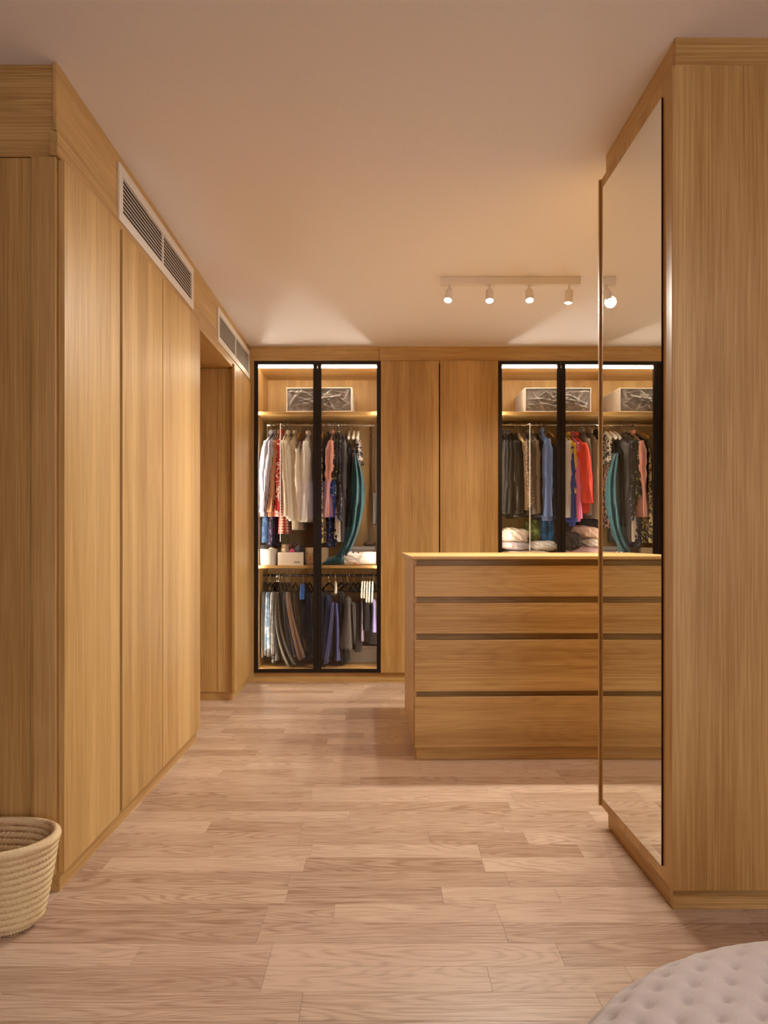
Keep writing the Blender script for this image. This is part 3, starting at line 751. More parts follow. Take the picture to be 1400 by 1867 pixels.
trousers('darker brown trousers behind the slanting pair', 536, 557, 1190, tm('t_brown2', (86, 66, 54)), w=.03, curve=1.4, short='darker brown trousers', yoff=.0)
M['t_navy'] = cloth('t_navy', (26, 30, 52)); M['t_blue'] = cloth('t_blue', (40, 84, 160), rough=.4)
trousers('navy trousers right of the brown ones', 553, 555, 1203, 't_navy', w=.05, short='navy trousers by the brown ones', hang='black', hang_ang=35, y_t=1092)
trousers('dark navy trousers beside the centre frame', 562, 563, 1204, tm('t_navy2', (22, 26, 44)), w=.04, short='dark navy trousers', hang='black', hang_ang=25)
b_ = trousers('shiny blue satin top folded over a black hanger', 551.5, 551, 1092, 't_blue', w=.04, legs=1, y_t=1064, cat='top', name='satin_top', short='blue satin top', hang='black', yoff=-.04, hang_ang=30)
trousers('dark slate trousers right of the centre frame', 588, 590, 1202, tm('t_dslate', (44, 46, 60)), w=.03, short='dark slate trousers', hang='wire', hang_ang=20)
trousers('navy jeans with a bright blue waist', 599, 596, 1203, tm('t_njeans', (34, 38, 74)), w=.05, short='navy jeans', hang='black', hang_ang=40, y_t=1083, yoff=-.01)
trousers('indigo trousers splayed open at the hems', 611, 606, 1208, tm('t_indigo', (64, 66, 116)), w=.03, short='splayed indigo trousers', y_t=1097, split=.034, yoff=-.05, hang='white', hang_ang=5)
trousers('black trousers behind the dark skirt', 621, 626, 1212, tm('t_black', (26, 24, 26)), w=.05, short='black trousers', yoff=.02, hang='black', hang_ang=40)
GK = 'skirts on the lower rail'
trousers('charcoal flared skirt with an uneven hem', 634, 628, 1183, tm('t_skirt', (70, 62, 58)), w=.05, legs=1, flare=.036, cat='skirt', name='skirt', group=GK, short='charcoal flared skirt', hang='black', hang_ang=45, y_t=1088, fold=.010, yoff=-.03)
trousers('dark grey skirt beside the flared one', 644, 645, 1176, tm('t_skirt2', (52, 46, 44)), w=.05, legs=1, cat='skirt', name='skirt', group=GK, short='dark grey skirt', y_t=1098, fold=.008)
trousers('black-brown skirt left of the white clip hangers', 652, 652, 1190, tm('t_skirt3', (44, 36, 34)), w=.05, legs=1, cat='skirt', name='skirt', group=GK, short='black-brown skirt', y_t=1100, fold=.008, yoff=.03)
trousers('mauve grey skirt under the white clip hangers', 660, 660.5, 1171, tm('t_mauve', (128, 114, 136)), w=.016, legs=1, cat='skirt', name='skirt', group=GK, short='mauve grey skirt', y_t=1093)
trousers('black skirt under the white clip hangers', 668, 668, 1152, 't_black', w=.05, legs=1, cat='skirt', name='skirt', group=GK, short='black skirt', y_t=1094, fold=.008)
trousers('dark shorts low at the right of the lower rail', 677, 679, 1177, tm('t_shorts', (46, 40, 42)), w=.07, legs=1, cat='shorts', name='shorts', group=GK, short='dark shorts', y_t=1105, yoff=.05)
trousers('periwinkle skirt, rightmost on the lower rail', 682, 682, 1154, tm('t_peri', (122, 116, 176)), w=.036, legs=1, cat='skirt', name='skirt', group=GK, short='periwinkle skirt', y_t=1092, yoff=-.03)
# five cream clip hangers seen edge on
for i, (px, yb) in enumerate(((660.5, 1090), (665, 1090), (669.5, 1098), (674, 1098), (679.5, 1098))):
    Y = 5.44; X = X_at(px, Y)
    nth = ('leftmost', 'second from the left', 'middle', 'fourth from the left', 'rightmost')[i]
    t = empty('clip_hanger', (X, Y, Z_at(yb, Y)), 'cream padded clip hanger on the lower rail, %s of five' % nth, 'hanger', 'cream clip hangers on the lower rail')
    zt = Z_at(1061, Y); zb = Z_at(yb, Y)
    MB().tube([(X, RY, LRZ+.0135), (X, RY-.0135, LRZ), (X, RY-.014, LRZ-.02), (X, Y+.02, zt+.005)], .002, 6).build('hook', 'chrome', t)
    MB().loft([[(X+dx-(.006 if z < zt-.02 else 0)*((zt-z)/(zt-zb)), Y+dy, z) for dx, dy in ((-a, -.03), (a, -.03), (a, .05), (-a, .05))] for z, a in ((zt+.006, .003), (zt-.006, .006), ((zt+zb)/2, .0062), (zb+.01, .007), (zb, .006))]).build('pad', 'white_plastic', t)

# --- right wardrobe
GJ = 'jackets and coats in the right glass wardrobe'
def jk(name, label, cat, *a, **k): return garment(name, label, cat, GJ, *a, **k)
M['blk2'] = cloth('black_leather', (18, 16, 16), rough=.4, sheen=0); M['dk3'] = cloth('deep_grey', (28, 26, 26), sheen=0); M['tweed'] = blotch('brown_tweed', [(70, 52, 38), (112, 88, 66), (150, 124, 96)], 90)
M['taupe'] = cloth('taupe', (134, 116, 98)); M['greybrown'] = cloth('grey_brown', (88, 76, 66)); M['tan'] = cloth('tan', (206, 178, 128))
M['chambray'] = cloth('chambray', (98, 120, 166), var=.1); M['stone'] = cloth('stone', (206, 194, 178)); M['royal'] = cloth('royal_blue', (34, 48, 130))
M['yellow'] = cloth('yellow', (226, 186, 20)); M['pink'] = cloth('pink', (222, 112, 152)); M['orange'] = cloth('orange_red', (206, 54, 20))
M['greycoat'] = cloth('grey_coat', (138, 128, 116)); M['scarfblue'] = blotch('blue_scarf', [(20, 84, 140), (34, 110, 164), (50, 90, 150)], 14)
jk('shirt', 'black shirt with a pale collar, leftmost in the right wardrobe', 'shirt', 917, 915, 936, 'blackc', w=.04, short='leftmost black shirt', collar='char', slen=.55)
jk('jacket', 'black jacket with a thin white zip, second from the left', 'jacket', 922, 919, 938, 'dk3', w=.04, short='second black jacket', collar='char', slen=.56)
jk('jacket', 'plain black jacket left of the leather one', 'jacket', 929, 925, 937, 'blackc', w=.045, short='plain black jacket', collar='char', slen=.56)
jk('leather_jacket', 'black leather jacket with a wide sleeve', 'jacket', 936, 946, 937, 'blk2', w=.07, sw=.058, short='black leather jacket', slen=.57, cuff=.03)
jk('jacket', 'black quilted jacket behind the tan one', 'jacket', 944, 947, 935, 'blackc', w=.04, short='black quilted jacket', yoff=.03)
jk('coat', 'tan coat edge left of the tweed jacket', 'coat', 950, 958, 930, 'tan', w=.02, sw=.014, short='tan coat', yoff=.01)
jk('tweed_jacket', 'brown tweed jacket beside the white pull rod', 'jacket', 956, 965, 926, 'tweed', w=.045, sw=.036, short='brown tweed jacket', slen=.52, yoff=-.01)
jk('jacket', 'dark grey-brown jacket right of the pull rod', 'jacket', 967, 972, 938, 'greybrown', w=.035, short='grey-brown jacket', collar='greybrown')
jk('jacket', 'taupe jacket left of the blue denim shirt', 'jacket', 973.5, 978, 936, 'taupe', w=.03, sw=.026, short='taupe jacket', collar='taupe')
jk('coat', 'black coat behind the blue denim shirt', 'coat', 983, 984, 940, 'blackc', w=.045, yoff=.03, short='black coat behind the denim shirt')
jk('denim_shirt', 'blue chambray shirt left of the centre frame', 'shirt', 992, 996, 942, 'chambray', w=.06, sw=.046, short='blue chambray shirt', collar='chambray', slen=.60, cuff=.04, y_t=786, yoff=-.01)
jk('coat', 'black coat against the right wardrobe centre frame', 'coat', 1006, 1008, 940, 'dk3', w=.05, short='black coat at the centre frame', hang='amber', yoff=.02, y_t=800)
jk('coat', 'pale stone coat just right of the centre frame', 'coat', 1030, 1034, 944, 'stone', w=.05, sw=.034, short='pale stone coat', slen=.6)
jk('top', 'royal blue top beside the stone coat', 'top', 1037, 1042, 952, 'royal', w=.045, sw=.03, short='royal blue top', slen=.62, y_t=800)
jk('top', 'bright yellow top between the blue and pink ones', 'top', 1039, 1046, 900, 'yellow', w=.035, sw=.028, short='bright yellow top', slen=.36, y_t=793, collar='yellow')
jk('shirt', 'pink shirt left of the orange jacket', 'shirt', 1046, 1052, 946, 'pink', w=.034, sw=.026, short='pink shirt', slen=.62, y_t=792, collar='pink')
jk('jacket', 'orange-red padded jacket beside the pink shirt', 'jacket', 1053, 1069, 918, 'orange', w=.085, sw=.062, short='orange-red jacket', slen=.50, cuff=.05, y_t=793, collar='orange', yoff=-.012, fold=.012)
jk('coat', 'grey wool coat right of the orange jacket', 'coat', 1065, 1074, 940, 'greycoat', w=.05, sw=.032, short='grey wool coat', slen=.55, y_t=785, yoff=.01, collar='greycoat')
jk('coat', 'taupe wool coat, last one before the mirror edge', 'coat', 1081, 1084, 945, 'taupe', w=.05, sw=.036, short='taupe wool coat', slen=.42, y_t=788, collar='taupe')
jk('coat', 'black coat at the mirror edge', 'coat', 1092, 1093, 930, 'blackc', w=.05, short='black coat at the mirror edge', y_t=782)
jk('coat', 'dark coat in the hidden right end of the wardrobe', 'coat', 1106, 1107, 935, 'dk3', w=.055, short='hidden dark coat')
# blue fringed scarf hung below the chambray shirt
sc = empty('scarf', (X_at(998, 5.42), 5.45, Z_at(1000, 5.42)), 'blue fringed scarf hanging below the chambray shirt', 'scarf')
def scf(u, v):
    Y = 5.44+.006*math.sin(u*14)
    return (X_at(984+24*u+3*v, Y), Y+.02*v, Z_at(915+77*v, Y))
mb = MB().grid(scf, 16, 12)
n0 = len(mb.v); mb2 = MB(); mb2.v = mb.v+[(x, y+.008, z) for x, y, z in mb.v]; mb2.f = mb.f+[tuple(i+n0 for i in f) for f in mb.f]; mb2.m = [0]*len(mb2.f)
mb2.build('cloth', 'scarfblue', sc, smooth=True)
for i in range(12):
    x = X_at(987.5+i*2.0, 5.46); z = Z_at(991, 5.46)
    MB().tube([(x, 5.466, z+.004), (x+.002*math.sin(i*2), 5.464, z-.016), (x+.004*math.sin(i*3), 5.465, z-.034)], .0022, 5).build('fringe', 'cream', sc)
# coloured hems on the right side

# ------------------------------------------------------------------ storage boxes on the top shelves
def crease_mat():
    m, nt, b = new_mat('clear_film_over_grey_cloth'); tc = nd(nt, 'ShaderNodeTexCoord')
    n = noise(nt, tc.outputs['Object'], 22, 3.0)
    rp = ramp(nt, [(.3, srgb(120, 114, 112)), (.7, srgb(160, 154, 151))]); nt.links.new(n, rp.inputs[0])
    nt.links.new(rp.outputs[0], b.inputs['Base Color']); b.inputs['Roughness'].default_value = .22; b.inputs['Coat Weight'].default_value = .4; return m
M['film'] = crease_mat()
M['boxcloth'] = cloth('pale_grey_box', (198, 190, 184)); M['piping'] = cloth('white_piping', (236, 230, 222))
def storage_box(x0, x1, label, deg, seed):
    y0, y1, z0, z1 = 5.365, 5.745, 2.1055, 2.303
    t = empty('storage_box', (x0, y0, z0), label, 'storage box', 'grey fabric storage boxes on the top shelves')
    rg = random.Random(seed)
    BX(x0+.004, x1-.004, y0+.006, y1, z0, z1-.004, b=.008).build('body', 'boxcloth', t)
    lines = [(rg.uniform(0, 1), rg.uniform(0, .38), rg.uniform(-1.2, 1.2), rg.uniform(.1, .3), rg.uniform(.004, .010)) for _ in range(42)]
    Wd, Hd = x1-x0, z1-z0
    def f(u, v):
        h = 0
        px, pz = u, v*Hd/Wd
        for cx_, cz_, an, ln, am in lines:
            dx, dz = px-cx_, pz-cz_
            al = dx*math.cos(an)+dz*math.sin(an); ac = -dx*math.sin(an)+dz*math.cos(an)
            h += am*math.exp(-(ac/.012)**2)*math.exp(-(al/ln)**2)
        e = min(u, 1-u, v*.4, (1-v)*.4)*14
        return (x0+.012+u*(Wd-.024), y0+.004-min(1, e)*min(.016, h), z0+.012+v*(Hd-.026))
    MB().grid(f, 90, 36).build('film_window', 'film', t, smooth=True)
    p = MB().tube([(x0+.006, y0+.002, z0+.006), (x1-.006, y0+.002, z0+.006), (x1-.006, y0+.002, z1-.008), (x0+.006, y0+.002, z1-.008)], .005, 8, closed=True)
    p.build('piping', 'piping', t)
    MB().tube([(x0+.006, y0+.004, z1-.006), (x0+.006, y1, z1-.006), (x1-.006, y1, z1-.006), (x1-.006, y0+.004, z1-.006)], .0045, 8).build('piping', 'piping', t)
    BX(x0+Wd*.56, x0+Wd*.69, y0-.016, y0-.0145, z0+Hd*.66, z0+Hd*.72).build('label_strip', 'white', t)
    BX(x0+Wd*.57, x0+Wd*.64, y0-.016, y0-.0145, z0+Hd*.56, z0+Hd*.60).build('label_strip', 'white', t)
    t.rotation_euler.z = R(deg)
storage_box(-.737, -.214, 'grey storage box with creased clear front in the left glass wardrobe', -1.5, 3)
storage_box(1.139, 1.668, 'grey storage box with creased clear front in the right glass wardrobe', 0.5, 8)

# ------------------------------------------------------------------ things on the middle shelf, left wardrobe
SZ = .9045
def bin_oval(px0, px1, py0, label, mat):
    Y = 5.42; x0, x1 = X_at(px0, 5.36), X_at(px1, 5.36); cx_, ax_ = (x0+x1)/2, (x1-x0)/2; h = Z_at(py0, 5.36)-SZ
    t = empty('storage_bin', (cx_, Y, SZ), label, 'storage bin')
    def ov(s, z, n=40):
        out = []
        for k in range(n):
            a = 2*PI*k/n; c, sn = math.cos(a), math.sin(a)
            out.append((cx_+ax_*s*math.copysign(abs(c)**.55, c), Y+.085*s*math.copysign(abs(sn)**.75, sn), z))
        return out
    MB().loft([ov(.94, SZ), ov(.97, SZ+.01), ov(1, SZ+h-.012), ov(1, SZ+h-.012), ov(.97, SZ+h-.012), ov(.90, SZ+.012)]).build('body', mat, t)
    MB().loft([ov(1.0, SZ+h-.012), ov(1.025, SZ+h-.010), ov(1.025, SZ+h), ov(.97, SZ+h), ov(.97, SZ+h-.012)], cap=False).build('rim', mat, t)
    return t
M['bin_grey'] = plain('bin_pale_grey', srgb(206, 202, 196), .5, var=.01); M['bin_white'] = plain('bin_ivory', srgb(232, 220, 202), .5, var=.01)
bin_oval(472.5, 503, 1001, 'pale grey plastic bin in the left corner of the middle shelf', 'bin_grey')
# ivory box with a small print
x0, x1 = X_at(506.5, 5.35), X_at(552.5, 5.35); zt = Z_at(1007, 5.35)
t = empty('storage_bin', ((x0+x1)/2, 5.44, SZ), 'ivory open box with a small grey label, holding soft toys', 'storage bin')
MB().box(x0, x1, 5.345, 5.351, SZ, zt, b=.002).box(x0, x0+.006, 5.351, 5.50, SZ, zt).box(x1-.006, x1, 5.351, 5.50, SZ, zt).box(x0, x1, 5.50, 5.506, SZ, zt).box(x0+.006, x1-.006, 5.351, 5.50, SZ, SZ+.004).build('body', 'bin_white', t)
BX(x1-.072, x1-.022, 5.3435, 5.3449, SZ+.014, SZ+.034).build('label_plate', plain('bin_label', srgb(196, 184, 168), .5), t)
for i in range(7): BX(x1-.066+i*.006, x1-.0625+i*.006, 5.343, 5.3434, SZ+.021, SZ+.027).build('label_print', plain('bin_print', srgb(110, 100, 92), .6) if i == 0 else bpy.data.materials['bin_print'], t)

def blob(name, label, cat, c, r, mat, seed=0, amp=.08, freq=3.0, parent=None, part=None, group=None, n=18, sq=1.0):
    rg = random.Random(seed); ph = [rg.uniform(0, 6) for _ in range(6)]
    rows = []
    for i in range(n+1):
        v = PI*i/n; rr = []
        for k in range(n*2):
            a = PI*k/n
            d = Vector((math.sin(v)*math.cos(a), math.sin(v)*math.sin(a), math.cos(v)))
            s = 1+amp*(math.sin(freq*d.x*2+ph[0])+math.sin(freq*d.y*2.3+ph[1])+math.sin(freq*d.z*1.9+ph[2]))/3+amp*.5*math.sin(freq*4*d.x+freq*3*d.z+ph[3])
            f = lambda q: math.copysign(abs(q)**sq, q)
            rr.append((c[0]+r[0]*f(d.x)*s, c[1]+r[1]*f(d.y)*s, c[2]+r[2]*f(d.z)*s))
        rows.append(rr)
    mb = MB().loft(rows, cap=False)
    if part: return mb.build(part, mat, parent, org=c, smooth=True)
    o = mb.build(name, mat, None, org=(c[0], c[1], c[2]-r[2]), smooth=True)
    tag(o, label, cat, group); return o
M['plush'] = blotch('plush_beige', [(150, 122, 92), (196, 168, 134), (222, 200, 170)], 220, rough=.95)
M['plushface'] = cloth('plush_face', (232, 212, 184))
# small beige toy looking out of the ivory box
cx_ = X_at(519.5, 5.40); cz = Z_at(1003, 5.40)
t = empty('soft_toy', (cx_, 5.40, cz), 'small beige fuzzy soft toy with dark eyes in the ivory box', 'soft toy')
blob('', '', '', (cx_, 5.41, cz), (.030, .03, .045), 'plush', 3, .06, parent=t, part='body')
blob('', '', '', (cx_-.004, 5.386, cz-.004), (.016, .014, .02), 'plushface', 4, .03, parent=t, part='muzzle', n=10)
for sx in (-1, 1):
    blob('', '', '', (cx_-.003+sx*.011, 5.380, cz+.018), (.0038, .003, .0038), 'black', 5, 0, parent=t, part='eye', n=8)
    blob('', '', '', (cx_+sx*.02, 5.405, cz+.038), (.009, .006, .009), 'plush', 6, 0, parent=t, part='ear', n=8)
M['hotpink'] = cloth('hot_pink', (226, 84, 136)); M['slategrey'] = cloth('slate_felt', (84, 86, 94)); M['redblack'] = blotch('red_black_knit', [(26, 20, 20), (60, 24, 22), (170, 60, 50)], 40)
blob('soft_ball', 'small hot pink pompom in the ivory box', 'pompom', (X_at(532.5, 5.40), 5.40, Z_at(1005, 5.4)), (.022, .02, .018), 'hotpink', 7, .05)
blob('bundled_cloth', 'grey knitted cloth bundled at the right of the ivory box', 'cloth', (X_at(546, 5.42), 5.43, Z_at(1002, 5.42)), (.034, .05, .036), 'slategrey', 8, .22, 4)
blob('bundled_cloth', 'black and red knitted cloth heaped behind the pink pompom', 'cloth', (X_at(535, 5.46), 5.465, Z_at(1001, 5.46)), (.042, .03, .05), 'redblack', 9, .2, 4)
blob('cap', 'dark felt cap lying in the pale grey bin', 'cap', (X_at(482, 5.42), 5.42, Z_at(1001, 5.42)), (.042, .06, .034), 'char', 10, .08)
blob('bundled_cloth', 'beige cloth bundled at the right of the pale grey bin', 'cloth', (X_at(496, 5.42), 5.41, Z_at(1002.5, 5.42)), (.028, .05, .022), 'beige', 11, .15)
# canvas bag with coloured flowers behind the centre frame
M['canvas'] = cloth('canvas', (198, 172, 140)); M['rosy'] = plain('print_red', srgb(190, 70, 60), .8); M['yel'] = plain('print_yellow', srgb(222, 176, 60), .8); M['vio'] = plain('print_violet', srgb(120, 96, 160), .8)
x0, x1 = X_at(554.5, 5.38), X_at(598, 5.38); zt = Z_at(998.5, 5.38)
t = empty('canvas_bag', ((x0+x1)/2, 5.44, SZ), 'beige canvas bag with a coloured flower print behind the centre frame', 'bag')
def bagring(z, s, w_):
    return [((x0+x1)/2+(x1-x0)/2*s*math.copysign(abs(math.cos(a))**.5, math.cos(a)), 5.45+w_*math.copysign(abs(math.sin(a))**.6, math.sin(a))+.004*math.sin(a*5+z*90), z) for a in [2*PI*k/36 for k in range(36)]]
MB().loft([bagring(SZ, .96, .06), bagring(SZ+.03, 1.0, .068), bagring(SZ+.08, .99, .062), bagring(zt, 1.0, .05), bagring(zt, .97, .046), bagring(SZ+.05, .94, .052)]).build('body', 'canvas', t, smooth=True)
for i, (px, py, m_, r_) in enumerate(((563, 1012, 'yel', .010), (567.5, 1014, 'yel', .008), (560, 1009, 'vio', .006), (566, 1019, 'rosy', .007), (571, 1010, 'rosy', .006))):
    xx, zz = X_at(px, 5.38), Z_at(py, 5.38)
    MB().lathe([(.0001, 0), (r_, 0), (r_, .002), (.0001, .002)], 0, 0, 10).xf(Matrix.Translation((xx, 5.381, zz)) @ Matrix.Rotation(R(-90), 4, 'X')).build('flower_print', m_, t)
# flat grey box and white carrier bag
t = BX(X_at(636, 5.5), X_at(684, 5.5), 5.47, 5.68, SZ, Z_at(997, 5.5), b=.006)
t.box(X_at(635, 5.5), X_at(685, 5.5), 5.463, 5.687, Z_at(1003, 5.5), Z_at(997, 5.5)+.004, b=.004)
tag(t.build('lidded_box', plain('box_taupe_grey', srgb(122, 112, 108), .6)), 'flat taupe-grey lidded box behind the white plastic bag', 'box')
M['bagplastic'] = plain('white_carrier_plastic', srgb(236, 230, 224), .35, spec=.5, var=.02, bscale=30)
def carrier():
    x0, x1 = X_at(612, 5.39), X_at(685.5, 5.39); zt = Z_at(1004, 5.39)
    t = empty('plastic_bag', ((x0+x1)/2, 5.40, SZ), 'crumpled white plastic bag with red print on the middle shelf', 'bag')
    rows = []; rg = random.Random(4); n = 60; rowsn = 30
    ls = [(rg.uniform(0, 1), rg.uniform(0, 1), rg.uniform(-1.3, 1.3), rg.uniform(.08, .3), rg.uniform(-.009, .012)) for _ in range(26)]
    for i in range(rowsn+1):
        u = i/rowsn; hh = (zt-SZ)*min(1, (.25+u*5))*(1-.12*u+.04*math.sin(u*9)); dd = .055*min(1, .3+u*4)*min(1, .35+(1-u)*5)
        rr = []
        for k in range(n):
            a = 2*PI*k/n; c_, s_ = math.cos(a), math.sin(a)
            y = 5.41+dd*math.copysign(abs(c_)**.7, c_); v = (.5+.5*math.copysign(abs(s_)**.7, s_))
            h = sum(am*math.exp(-((-(u-lu)*math.sin(an)+(v-lv)*.5*math.cos(an))/.02)**2)*math.exp(-(((u-lu)*math.cos(an)+(v-lv)*.5*math.sin(an))/ln)**2) for lu, lv, an, ln, am in ls)
            rr.append((x0+(x1-x0)*u, max(5.325, y-(h if c_ < 0 else 0)), SZ+.0005+hh*v))
        rows.append(rr)
    MB().loft(rows).build('body', 'bagplastic', t, smooth=True)
    for px, py in ((644, 1007), (653, 1007.5), (648, 1028)):
        BX(X_at(px-1.6, 5.33), X_at(px+1.6, 5.33), 5.3315, 5.3325, Z_at(py+1.6, 5.33), Z_at(py-1.6, 5.33)).build('red_print', 'rosy' if px > 645 else 'slategrey', t)
carrier()
blob('felt_hat', 'brown felt hat on the flat grey box', 'hat', (X_at(674, 5.55), 5.57, Z_at(995, 5.55)+.016), (.05, .06, .022), cloth('brown_felt', (104, 76, 48)), 3, .05)
# grey box on the wardrobe floor
x0, x1 = X_at(632, 5.6), X_at(687, 5.6)
t = empty('storage_box', ((x0+x1)/2, 5.6, .0995), 'plain grey storage box on the wardrobe floor below the skirts', 'storage box')
BX(x0, x1, 5.58, 5.76, .0995, .215, b=.004).build('body', plain('box_warm_grey', srgb(150, 138, 130), .7), t)
BX(x0-.004, x1+.004, 5.575, 5.765, .2155, .24, b=.004).build('lid', plain('box_warm_grey_lid', srgb(158, 146, 138), .7), t)

# ------------------------------------------------------------------ pillows and blankets, right wardrobe
GP = 'pillows and blankets in the right glass wardrobe'
def pillow(name, label, cat, px0, px1, py0, py1, mat, Y=5.5, ry=.14, seed=1, amp=.07, tilt=0, base=None):
    x0, x1 = X_at(px0, Y-ry*.8), X_at(px1, Y-ry*.8); z1, z0 = Z_at(py0, Y-ry), Z_at(py1, Y-ry)
    if base is not None: z0 = base
    x0 = max(x0, .955)
    c = ((x0+x1)/2, Y, (z0+z1)/2)
    o = blob(name, label, cat, c, ((x1-x0)/2*.97, ry, (z1-z0)/2*.95), mat, seed, amp, 3.5, group=GP, sq=.72, n=24)
    if tilt: o.rotation_euler.y = R(tilt)
    return o
M['p_cream'] = cloth('pillow_cream', (226, 208, 190), var=.03); M['p_lav'] = cloth('blanket_lavender_grey', (176, 164, 168), var=.03); M['p_pink'] = cloth('pillow_blush', (206, 172, 150), var=.03)
M['p_mauve'] = cloth('blanket_mauve', (178, 142, 140), var=.03); M['p_green'] = blotch('green_bag', [(90, 110, 60), (128, 150, 84), (156, 172, 104)], 20)
M['fur'] = blotch('brown_fur', [(30, 20, 14), (58, 40, 28), (84, 62, 44)], 120, rough=.95)
pillow('folded_blanket', 'cream folded blanket at the bottom of the left pile', 'blanket', 912, 1017, 1002, 1030, 'p_cream', base=.9045, seed=2, amp=.03, ry=.15)
pillow('folded_blanket', 'lavender grey folded blanket under the big cream pillow', 'blanket', 911, 972, 986, 1004, 'p_lav', seed=3, amp=.04, tilt=4, ry=.145)
pillow('pillow', 'big cream pillow on the lavender grey blanket', 'pillow', 910, 966, 961, 992, 'p_cream', seed=5, amp=.08, tilt=6)
pillow('pillow', 'white pillow beside the pull rod, under the blue scarf', 'pillow', 966, 1020, 985, 1006, 'whitec', seed=6, amp=.07, ry=.12)
pillow('cloth_bag', 'green crumpled cloth bag behind the pull rod', 'bag', 961, 990, 945, 988, 'p_green', Y=5.56, seed=7, amp=.14, ry=.1)
pillow('folded_blanket', 'mauve folded blanket at the bottom of the right pile', 'blanket', 1030, 1106, 994, 1030, 'p_mauve', seed=8, amp=.04, base=.9045, ry=.15)
pillow('pillow', 'cream ruffled cushion under the blush pillow', 'pillow', 1058, 1104, 980, 998, 'stone', seed=9, amp=.09, ry=.13)
pillow('pillow', 'blush pillow leaning on top of the right pile', 'pillow', 1046, 1102, 958, 984, 'p_pink', seed=10, amp=.07, tilt=8, ry=.13)
pillow('fur_bag', 'dark brown fur bag in front of the right pile', 'bag', 1030, 1061, 968, 1004, 'fur', Y=5.42, seed=12, amp=.16, ry=.08)
pillow('dark_bag', 'black cloth bag heaped under the dark coats', 'bag', 1052, 1092, 944, 968, 'blackc', Y=5.58, seed=13, amp=.16, ry=.1)

# ------------------------------------------------------------------ woven basket
def basket():
    cx_, cy_ = -1.140, 1.985
    t = empty('woven_basket', (cx_, cy_, 0), 'oval coiled straw basket on the floor by the left wardrobe', 'basket')
    m, nt, b = new_mat('straw_stitches'); tc = nd(nt, 'ShaderNodeTexCoord')
    n1 = noise(nt, scaled(nt, tc.outputs['Object'], (9, 9, 60)), 1.0, 2.0); n2 = noise(nt, tc.outputs['Object'], 160, 2.0)
    f = math_node(nt, 'ADD', math_node(nt, 'MULTIPLY', n1, .75), math_node(nt, 'MULTIPLY', n2, .25))
    rp = ramp(nt, [(.32, srgb(184, 142, 104)), (.45, srgb(222, 192, 148)), (.6, srgb(238, 216, 170)), (.75, srgb(226, 200, 146))]); nt.links.new(f, rp.inputs[0])
    nt.links.new(rp.outputs[0], b.inputs['Base Color']); b.inputs['Roughness'].default_value = .75
    M['straw'] = m
    nc = 13; hgt = .262; n = 84*4
    for i in range(nc):
        u = i/(nc-1)
        rx = .150+.050*u**.75; ry = .088+.036*u**.75; z = .011+(hgt-.026)*u
        if i == 0: rx -= .012; ry -= .01
        r0 = .0118 if i < nc-1 else .0145
        rings = []
        ph = i*1.7
        for k in range(n):
            a = 2*PI*k/n
            zz = z+.006*u*math.sin(2*a+.9)
            c = Vector((cx_+rx*math.cos(a), cy_+ry*math.sin(a), zz)); nrm = Vector((ry*math.cos(a), rx*math.sin(a), 0)).normalized()
            slant = .18
            ring_ = []
            for j in range(10):
                b_ = 2*PI*j/10
                st = 1.08-(.42 if i < nc-1 else .10)*(1-abs(math.sin(PI*(k/4+.5*math.sin(b_)+ph))))**1.3
                ring_.append(c+nrm*math.cos(b_)*r0*st*.85+Vector((0, 0, 1))*math.sin(b_)*r0*st)
            rings.append(ring_)
        MB().loft(rings, loop=True).build('coil' if i < nc-1 else 'rim', 'straw', t, org=(cx_, cy_, z), smooth=True)
    MB().lathe([(.0001, .004), (1.0, .004), (1.0, .016), (.0001, .016)], cx_, cy_, 40, ex=.136, ey=.076).build('bottom', 'straw', t)
    t.rotation_euler.z = R(-6)
basket()

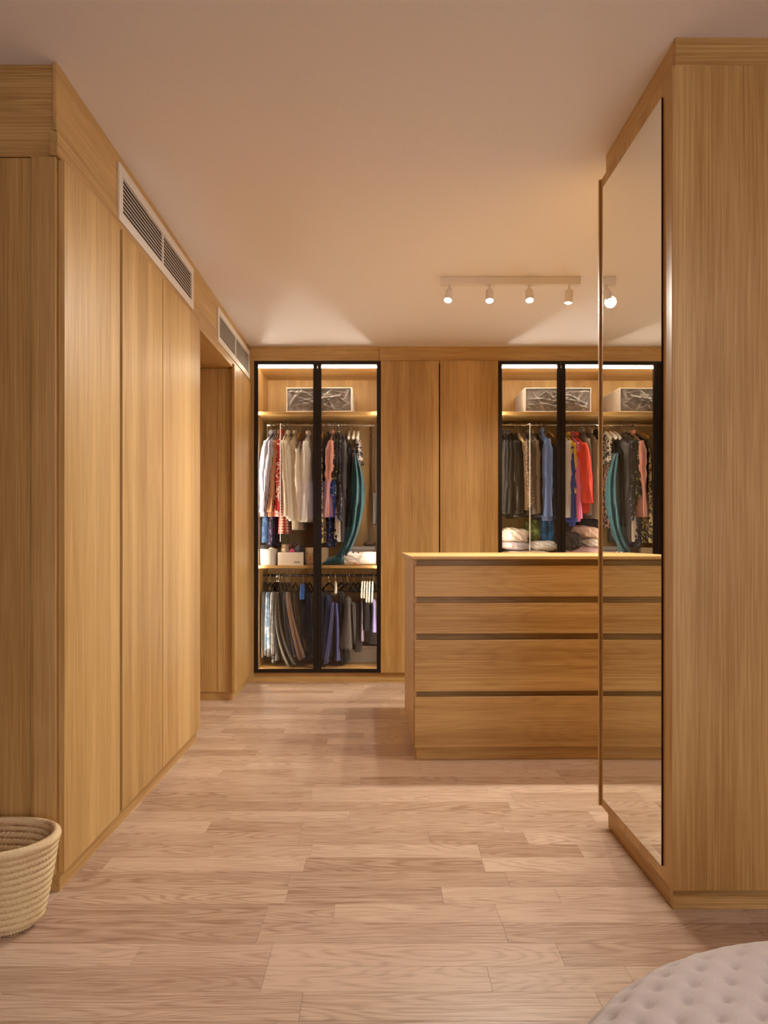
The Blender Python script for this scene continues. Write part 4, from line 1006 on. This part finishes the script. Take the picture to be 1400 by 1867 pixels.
# ------------------------------------------------------------------ tufted ottoman in the bottom right corner
def ottoman():
    Xc, Yc, Rr, Ht = .745, .675, .575, .445
    t = empty('ottoman', (Xc, Yc, 0), 'large round grey velvet ottoman with small tufts, front right', 'ottoman')
    m = plain('grey_velvet', srgb(204, 194, 190), .8, bump=.15, bscale=260, var=.04, sheen=.4)
    # tuft points on a staggered grid over the top, rolling over the edge
    s = .052; pts = []
    for i in range(-16, 17):
        for j in range(-18, 19):
            x = (i+(.5 if j % 2 else 0))*.058; y = j*.042
            if x*x+y*y < .75**2: pts.append((x, y))
    import mathutils
    kd = mathutils.kdtree.KDTree(len(pts))
    for k, p in enumerate(pts): kd.insert((p[0], p[1], 0), k)
    kd.balance()
    nr, na = 200, 520; rows = []
    er = .11
    for i in range(nr+1):
        L_ = i/nr*(Rr-er+er*PI/2+Ht-er-.02)
        if L_ < Rr-er: r_, z_, nr_, nz_ = L_, Ht, 0, 1
        elif L_ < Rr-er+er*PI/2:
            a = (L_-(Rr-er))/er; r_, z_, nr_, nz_ = Rr-er+er*math.sin(a), Ht-er+er*math.cos(a), math.sin(a), math.cos(a)
        else: r_, z_, nr_, nz_ = Rr, Ht-er-(L_-(Rr-er+er*PI/2)), 1, 0
        rr = []
        for k in range(na):
            an = 2*PI*k/na
            pr = min(L_, .74)
            co, ix, d = kd.find((pr*math.cos(an), pr*math.sin(an), 0))
            dep = .008*math.exp(-(d/.007)**2)-.005*(1-math.exp(-(d/.022)**2)) if L_ < .73 else 0
            rad = max(.0005, r_-nr_*dep); rr.append((Xc+rad*math.cos(an), Yc+rad*math.sin(an), z_-nz_*dep-.03*(min(r_, Rr)/Rr)**3*nz_))
        rows.append(rr)
    MB().loft(rows).build('cushion', m, t, org=(Xc, Yc, .03), smooth=True)
    MB().lathe([(.0001, 0), (Rr-.03, 0), (Rr-.03, .019), (.0001, .019)], Xc, Yc, 48).build('base', 'black', t)
ottoman()

# ------------------------------------------------------------------ television on the wall behind the camera (its glow is reflected in the wardrobe glass)
tv = empty('television', (-1.228, -2.89, 1.50), 'wall television glowing blue behind the camera, mirrored in the wardrobe glass', 'television')
BX(-1.61, -.845, -2.898, -2.862, 1.50, 2.25, b=.004).build('casing', 'black', tv)
def tv_screen():
    m = bpy.data.materials.new('television_picture'); m.use_nodes = True; nt = m.node_tree
    nt.nodes.remove(nt.nodes['Principled BSDF'])
    tc = nd(nt, 'ShaderNodeTexCoord'); sp = nd(nt, 'ShaderNodeSeparateXYZ'); nt.links.new(tc.outputs['Object'], sp.inputs[0])
    rp = ramp(nt, [(.0, (.30, .30, .46)), (.22, (.40, .28, .46)), (.60, (.46, .30, .44)), (.82, (.06, .16, .62))], 'CONSTANT')
    nt.links.new(math_node(nt, 'MULTIPLY_ADD', sp.outputs[0], 1.36), rp.inputs[0]); rp.inputs[0].links[0].from_node.inputs[2].default_value = .5
    em = nd(nt, 'ShaderNodeEmission'); em.inputs[1].default_value = 2.6; nt.links.new(rp.outputs[0], em.inputs[0])
    nt.links.new(em.outputs[0], nt.nodes['Material Output'].inputs[0]); return m
BX(-1.595, -.86, -2.8615, -2.860, 1.515, 2.235).build('screen', tv_screen(), tv)
